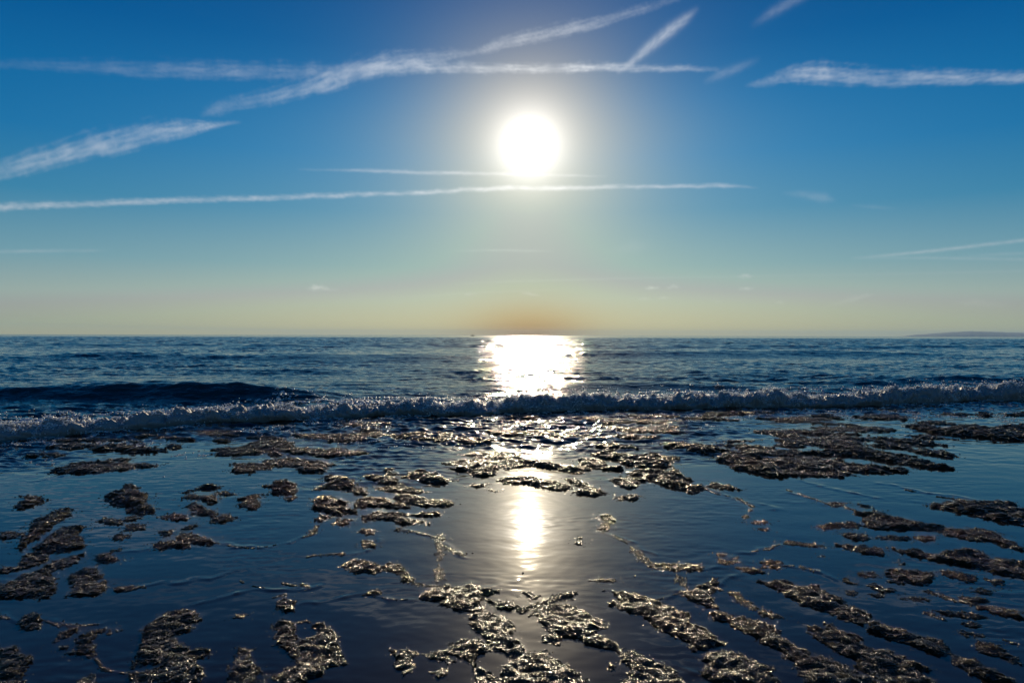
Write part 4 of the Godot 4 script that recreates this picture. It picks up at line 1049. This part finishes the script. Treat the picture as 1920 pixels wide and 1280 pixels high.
	rock("dark crescent ledge with a still pool inside, left of the glitter path", 0.050, [-0.761, -8.484, -0.503, -8.655, -0.339, -8.954, -0.162, -8.492, -0.220, -8.048, -0.407, -8.045, -0.509, -8.325])
	rock("small dark ledge under the crescent", 0.013, [-0.442, -7.600, -0.278, -7.646, -0.272, -7.496, -0.399, -7.452])
	rock("long weed bar at the head of the sun's reflection", 0.037, [-0.162, -7.904, 0.058, -7.955, 0.254, -7.909, 0.512, -7.678, 0.643, -7.395, 0.487, -7.309, 0.322, -7.433, 0.153, -7.628, -0.088, -7.671])
	rock("brown backlit bar crossing the glitter path", 0.044, [0.065, -8.993, 0.320, -8.936, 0.583, -8.763, 0.813, -8.540, 0.847, -8.249, 0.659, -8.298, 0.504, -8.536, 0.348, -8.645, 0.089, -8.698])
	rock("S-shaped glittering weed right of the reflection's head", 0.027, [0.645, -7.686, 0.619, -7.943, 0.765, -7.788, 0.847, -7.424, 1.000, -7.201, 0.806, -7.070, 0.626, -7.197, 0.774, -7.423])
	rock("slanting tongue of weed right of the brown backlit bar", 0.044, [0.812, -8.678, 0.905, -9.081, 1.014, -8.906, 1.159, -8.738, 1.383, -8.419, 1.130, -8.416, 0.951, -8.571])
	rock("thin dark sliver at the top of the still pool", 0.009, [-0.255, -7.344, -0.189, -7.345, -0.117, -7.289, -0.170, -7.252])
	rock("broad dark shelf right of the glitter path, upper part", 0.061, [1.073, -9.549, 1.266, -9.767, 1.399, -9.624, 1.475, -9.417, 1.606, -9.351, 1.915, -9.562, 1.958, -9.356, 1.903, -9.094, 1.998, -8.759, 1.843, -8.527, 1.704, -8.638, 1.537, -8.607, 1.441, -8.692, 1.366, -8.930, 1.372, -9.150, 1.125, -9.211])
	rock("broad dark shelf right of the glitter path, lower tail", 0.045, [1.804, -8.289, 1.945, -8.525, 1.984, -8.235, 1.925, -7.989, 2.047, -7.835, 1.876, -7.783, 2.013, -7.425, 1.850, -7.202, 1.744, -7.422, 1.572, -7.729, 1.524, -7.931, 1.344, -8.035, 1.352, -8.227, 1.495, -8.371, 1.652, -8.373])
	rock("pale triangular weed patch under the broad dark shelf", 0.028, [1.078, -7.853, 1.243, -7.929, 1.426, -7.982, 1.503, -7.883, 1.374, -7.689, 1.293, -7.395, 1.189, -7.438, 1.135, -7.640])
	rock("small glittering oval islet in the pool under the triangular patch", 0.016, [1.017, -6.981, 1.124, -7.096, 1.286, -7.137, 1.232, -6.892, 1.055, -6.890])
	rock("small weed bar at the broad shelf's lower end", 0.023, [2.079, -7.545, 2.209, -7.721, 2.332, -7.591, 2.362, -7.382, 2.179, -7.421])
	rock("long dark bar behind the blue pool, right of centre", 0.053, [2.294, -10.476, 2.442, -10.402, 2.630, -10.254, 2.784, -10.002, 3.049, -9.936, 2.881, -9.795, 2.645, -9.657, 2.424, -9.822, 2.346, -9.995, 2.173, -10.063])
	rock("big reef finger right of the blue pool, rounded left end", 0.060, [2.601, -9.048, 2.731, -9.355, 2.899, -9.610, 3.189, -9.615, 3.576, -9.547, 3.127, -9.155, 3.120, -8.958, 3.452, -9.160, 3.594, -8.965, 3.413, -8.592, 3.186, -8.303, 3.277, -8.142, 2.996, -8.059, 2.854, -8.299, 2.677, -8.553, 2.793, -8.858])
	rock("lower reef finger stretching right from the rounded one", 0.052, [3.590, -8.888, 3.800, -8.726, 4.149, -8.813, 4.421, -8.735, 4.788, -8.478, 4.602, -8.325, 4.403, -8.472, 4.120, -8.546, 3.846, -8.465, 3.916, -8.316, 3.642, -8.191, 3.395, -8.236, 3.426, -8.562])
	rock("slim reef finger behind the rounded one", 0.037, [3.034, -10.477, 3.298, -10.368, 3.573, -10.261, 3.792, -9.945, 3.417, -10.008, 3.069, -10.253])
	rock("farthest slim reef strip behind the rounded finger", 0.013, [3.176, -10.800, 3.548, -10.847, 3.825, -10.893, 3.549, -10.726, 3.253, -10.681])
	rock("short dark strip at the left end of the reef field", 0.027, [4.207, -11.467, 4.457, -11.337, 4.642, -11.208, 4.437, -11.032, 4.269, -11.201])
	rock("farthest long strip of the reef field on the right", 0.039, [4.748, -11.940, 5.076, -11.996, 5.315, -11.708, 5.575, -11.572, 5.725, -11.437, 5.198, -11.337, 4.920, -11.422, 4.783, -11.698])
	rock("forked strip in the middle of the reef field", 0.040, [3.896, -10.405, 4.200, -10.680, 4.803, -10.811, 5.049, -10.577, 5.080, -10.239, 4.710, -10.270, 4.449, -10.567, 4.167, -10.188, 3.966, -10.221])
	rock("longest strip of the reef field, ending in a dark point", 0.061, [3.983, -9.665, 4.362, -9.816, 4.689, -9.821, 5.029, -9.681, 5.352, -9.442, 5.063, -9.237, 5.280, -9.049, 5.345, -8.575, 5.144, -8.572, 4.950, -8.800, 4.827, -9.042, 4.672, -9.330, 4.535, -9.498, 4.148, -9.526])
	rock("small dark islet between the longest strip and the lower finger", 0.018, [3.768, -9.418, 3.967, -9.421, 4.039, -9.181, 3.866, -9.179])
	rock("upper right strip of the reef field, broken in steps", 0.049, [5.654, -11.177, 5.848, -11.052, 6.147, -10.891, 6.393, -10.423, 5.950, -10.415, 5.768, -10.526, 5.652, -10.882])
	rock("short flat strip at the reef field's upper right end", 0.027, [6.356, -11.507, 6.635, -11.421, 6.791, -11.074, 6.480, -11.068])
	rock("right end strip of the reef field, beside the smooth blue water", 0.044, [5.550, -9.923, 5.753, -10.030, 5.948, -9.696, 5.907, -9.411, 5.729, -9.408, 5.613, -9.658])
	rock("wide dark reef at the right edge beyond the smooth blue water", 0.068, [6.960, -12.601, 7.352, -12.609, 7.422, -12.194, 8.158, -12.626, 8.174, -12.209, 9.354, -12.902, 7.882, -10.870, 7.524, -11.002, 7.373, -11.239, 7.123, -11.433, 6.936, -11.849])
	rock("low dark rocks in a row under the surf at far right", 0.024, [8.756, -14.552, 9.061, -14.782, 9.555, -14.571, 9.017, -14.272])
	rock("upright boulder in the row under the surf at far right", 0.038, [9.376, -14.232, 9.884, -14.901, 9.963, -14.903, 9.855, -14.675, 9.477, -14.096])
	rock("dark rock under the surf, cut by the right edge", 0.035, [10.076, -14.486, 10.837, -14.950, 10.299, -14.208, 9.969, -14.270])
	rock("thin rock strip in the wash right of centre", 0.044, [5.967, -14.105, 6.425, -14.469, 6.348, -13.583, 6.145, -13.839])
	rock("small flat rock in the wash right of the glitter path", 0.016, [4.029, -13.467, 4.324, -13.601, 4.284, -13.347, 4.063, -13.281])
	rock("low ledge right at the foot of the surf, right side", 0.026, [7.806, -15.440, 8.568, -15.626, 8.969, -15.387, 8.127, -15.047])
	rock("low glittering ledge at the foot of the surf, right of centre", 0.045, [3.966, -14.659, 5.061, -14.836, 5.633, -14.699, 4.735, -14.384, 4.140, -14.089, 3.755, -13.877])
	rock("long black ledge at the foot of the surf on the left", 0.023, [-7.429, -10.561, -6.498, -10.820, -5.920, -10.789, -5.427, -10.479, -5.789, -10.550, -6.354, -10.580, -6.906, -10.453])
	rock("stepped black ledge in the wash on the left", 0.051, [-5.843, -9.766, -5.830, -10.152, -5.653, -10.303, -5.342, -9.981, -4.777, -9.851, -4.761, -9.683, -5.156, -9.579, -5.374, -9.740, -5.724, -9.701])
	rock("small black block at the right end of the stepped ledge", 0.029, [-4.972, -10.144, -4.954, -10.329, -4.682, -10.077, -4.697, -9.901])
	rock("flat black ledge nearest the left edge in the wash", 0.023, [-6.351, -9.184, -6.372, -9.398, -6.124, -9.496, -5.924, -9.405, -5.828, -9.252, -6.138, -9.248])
	rock("flat black rock where the wash thins out left of centre", 0.030, [-3.992, -9.499, -3.905, -9.762, -3.484, -9.735, -3.403, -9.508, -3.697, -9.347])
	rock("small black rock right of the flat black rock in the wash", 0.026, [-3.315, -9.818, -3.310, -10.026, -3.052, -9.755, -3.151, -9.654])
	rock("dark rock awash left of the glitter path", 0.040, [-2.891, -11.335, -2.451, -11.388, -2.045, -11.042, -2.313, -10.746, -2.699, -10.904])


func strands() -> void:
	strand("thin weed strand from the short weed bar up to the R-shaped mat's ripples", [Vector2(-2.35, -4.51), Vector2(-2.17, -4.58), Vector2(-2.00, -4.67), Vector2(-1.89, -4.75), Vector2(-1.71, -4.65), Vector2(-1.52, -4.60), Vector2(-1.36, -4.52)])
	strand("thin weed strand trailing right from the fish-tailed rock", [Vector2(-2.27, -5.46), Vector2(-2.09, -5.35), Vector2(-1.92, -5.32), Vector2(-1.72, -5.45), Vector2(-1.62, -5.67), Vector2(-1.64, -5.95)])
	strand("strand of bright tufts above the round weed clump", [Vector2(-1.83, -4.68), Vector2(-1.66, -4.52), Vector2(-1.50, -4.45), Vector2(-1.38, -4.39), Vector2(-1.43, -4.32)])
	strand("strand of tufts and ripples between the round weed clumps", [Vector2(-1.18, -4.25), Vector2(-1.10, -4.32), Vector2(-1.00, -4.30), Vector2(-0.89, -4.39)])
	strand("curved strand under the central mats' left wing", [Vector2(-0.85, -4.36), Vector2(-0.70, -4.28), Vector2(-0.58, -4.30), Vector2(-0.54, -4.37)])
	strand("strand from the crooked chain to the central mats' left wing", [Vector2(-0.63, -4.57), Vector2(-0.54, -4.53), Vector2(-0.41, -4.53)])
	strand("broken strand left of the sun's reflection, running down to the left wing", [Vector2(-0.57, -5.54), Vector2(-0.52, -5.23), Vector2(-0.50, -4.90), Vector2(-0.46, -4.60)])
	strand("strand of sparkling dots just under the sun's reflection", [Vector2(-0.18, -4.46), Vector2(-0.06, -4.53), Vector2(0.04, -4.66), Vector2(0.09, -4.82)])
	strand("strand joining the golden chain to the flat glittering raft", [Vector2(0.71, -4.63), Vector2(0.82, -4.70), Vector2(0.95, -4.85)])
	strand("strand rising from the three small clumps to the thin glittering bar", [Vector2(1.44, -4.94), Vector2(1.73, -5.21), Vector2(1.93, -5.34), Vector2(2.10, -5.48)])
	strand("strand of tufts between the first and second stripes' heads", [Vector2(1.09, -4.74), Vector2(1.10, -4.62), Vector2(1.10, -4.47), Vector2(1.01, -4.40), Vector2(0.91, -4.31)])
	strand("thread of tufts from the second stripe's head down to the small clump", [Vector2(1.32, -4.48), Vector2(1.35, -4.43), Vector2(1.40, -4.32), Vector2(1.44, -4.12)])
	strand("thread of tufts below the small clump, toward the third stripe", [Vector2(1.54, -4.04), Vector2(1.57, -3.92), Vector2(1.65, -3.95), Vector2(1.57, -3.86)])
	strand("thread of tufts under the three small clumps", [Vector2(1.75, -4.88), Vector2(1.89, -4.92), Vector2(2.00, -4.92), Vector2(2.10, -4.81), Vector2(2.15, -4.66)])
	strand("strand along the dark ripple left of the sun's reflection", [Vector2(-0.92, -5.83), Vector2(-0.72, -5.69), Vector2(-0.61, -5.62)])
	strand("strand of dots along the dark ripple close to the sun's reflection", [Vector2(-0.54, -5.46), Vector2(-0.45, -5.29), Vector2(-0.38, -5.22), Vector2(-0.30, -5.07)])
	strand("strand running down from the string of bright tufts", [Vector2(0.88, -6.15), Vector2(0.76, -5.89), Vector2(0.78, -5.74), Vector2(0.91, -5.50), Vector2(0.98, -4.96)])
	strand("strand from the small weed bar to the pair of tiny tufts", [Vector2(2.02, -7.46), Vector2(2.09, -7.20), Vector2(2.20, -6.97), Vector2(2.23, -6.64), Vector2(2.04, -6.16)])
	strand("strand along the long dark ripple toward the ragged bank", [Vector2(2.84, -7.39), Vector2(2.92, -7.05), Vector2(3.01, -6.82), Vector2(3.13, -6.65), Vector2(3.18, -6.49)])
	strand("white sparkling strand from the E-shaped mat to the left edge", [Vector2(-2.90, -4.02), Vector2(-2.77, -3.96), Vector2(-2.69, -3.98), Vector2(-2.44, -3.91), Vector2(-2.24, -3.93)])
	strand("strand of sparkles trailing from the hooked rock to the E-shaped mat", [Vector2(-2.08, -3.51), Vector2(-2.01, -3.47), Vector2(-1.94, -3.38), Vector2(-1.85, -3.35), Vector2(-1.80, -3.34)])
	strand("bright strand between the blazing chain and the diamond mat's head", [Vector2(0.15, -4.34), Vector2(0.24, -4.44), Vector2(0.32, -4.46), Vector2(0.41, -4.46), Vector2(0.49, -4.42), Vector2(0.57, -4.46)])
	strand("curved sparkling strand closing the dark pool under the diamond mat", [Vector2(0.07, -3.58), Vector2(0.14, -3.57), Vector2(0.19, -3.62)])
	strand("curved sparkling strand over the dark pool above the diamond mat's left corner", [Vector2(-0.06, -4.06), Vector2(0.02, -4.01), Vector2(0.10, -4.03), Vector2(0.16, -4.08)])
	strand("thin strand across the top of the R-shaped mat's pool", [Vector2(-1.20, -3.95), Vector2(-1.16, -3.97), Vector2(-1.10, -3.95)])
	strand("scattered strand in the wash above the parallel ledges", [Vector2(-2.49, -8.30), Vector2(-2.28, -8.44), Vector2(-2.04, -8.51), Vector2(-1.71, -8.44)])
	strand("scattered strand left of the tiny low tuft", [Vector2(-1.51, -5.03), Vector2(-1.42, -5.13), Vector2(-1.29, -5.18)])
	strand("long scattered strand across the reef's near side at right", [Vector2(3.96, -7.75), Vector2(4.12, -7.40), Vector2(4.20, -7.16), Vector2(4.38, -6.93)])
	strand("scattered strand among the low bars at the right edge", [Vector2(2.53, -4.53), Vector2(2.66, -4.42), Vector2(2.72, -4.29), Vector2(2.80, -4.18), Vector2(2.95, -4.10)])
	strand("scattered strand between the wedge and the longest stripe at right", [Vector2(2.41, -4.09), Vector2(2.46, -3.93), Vector2(2.55, -3.80), Vector2(2.65, -3.70)])
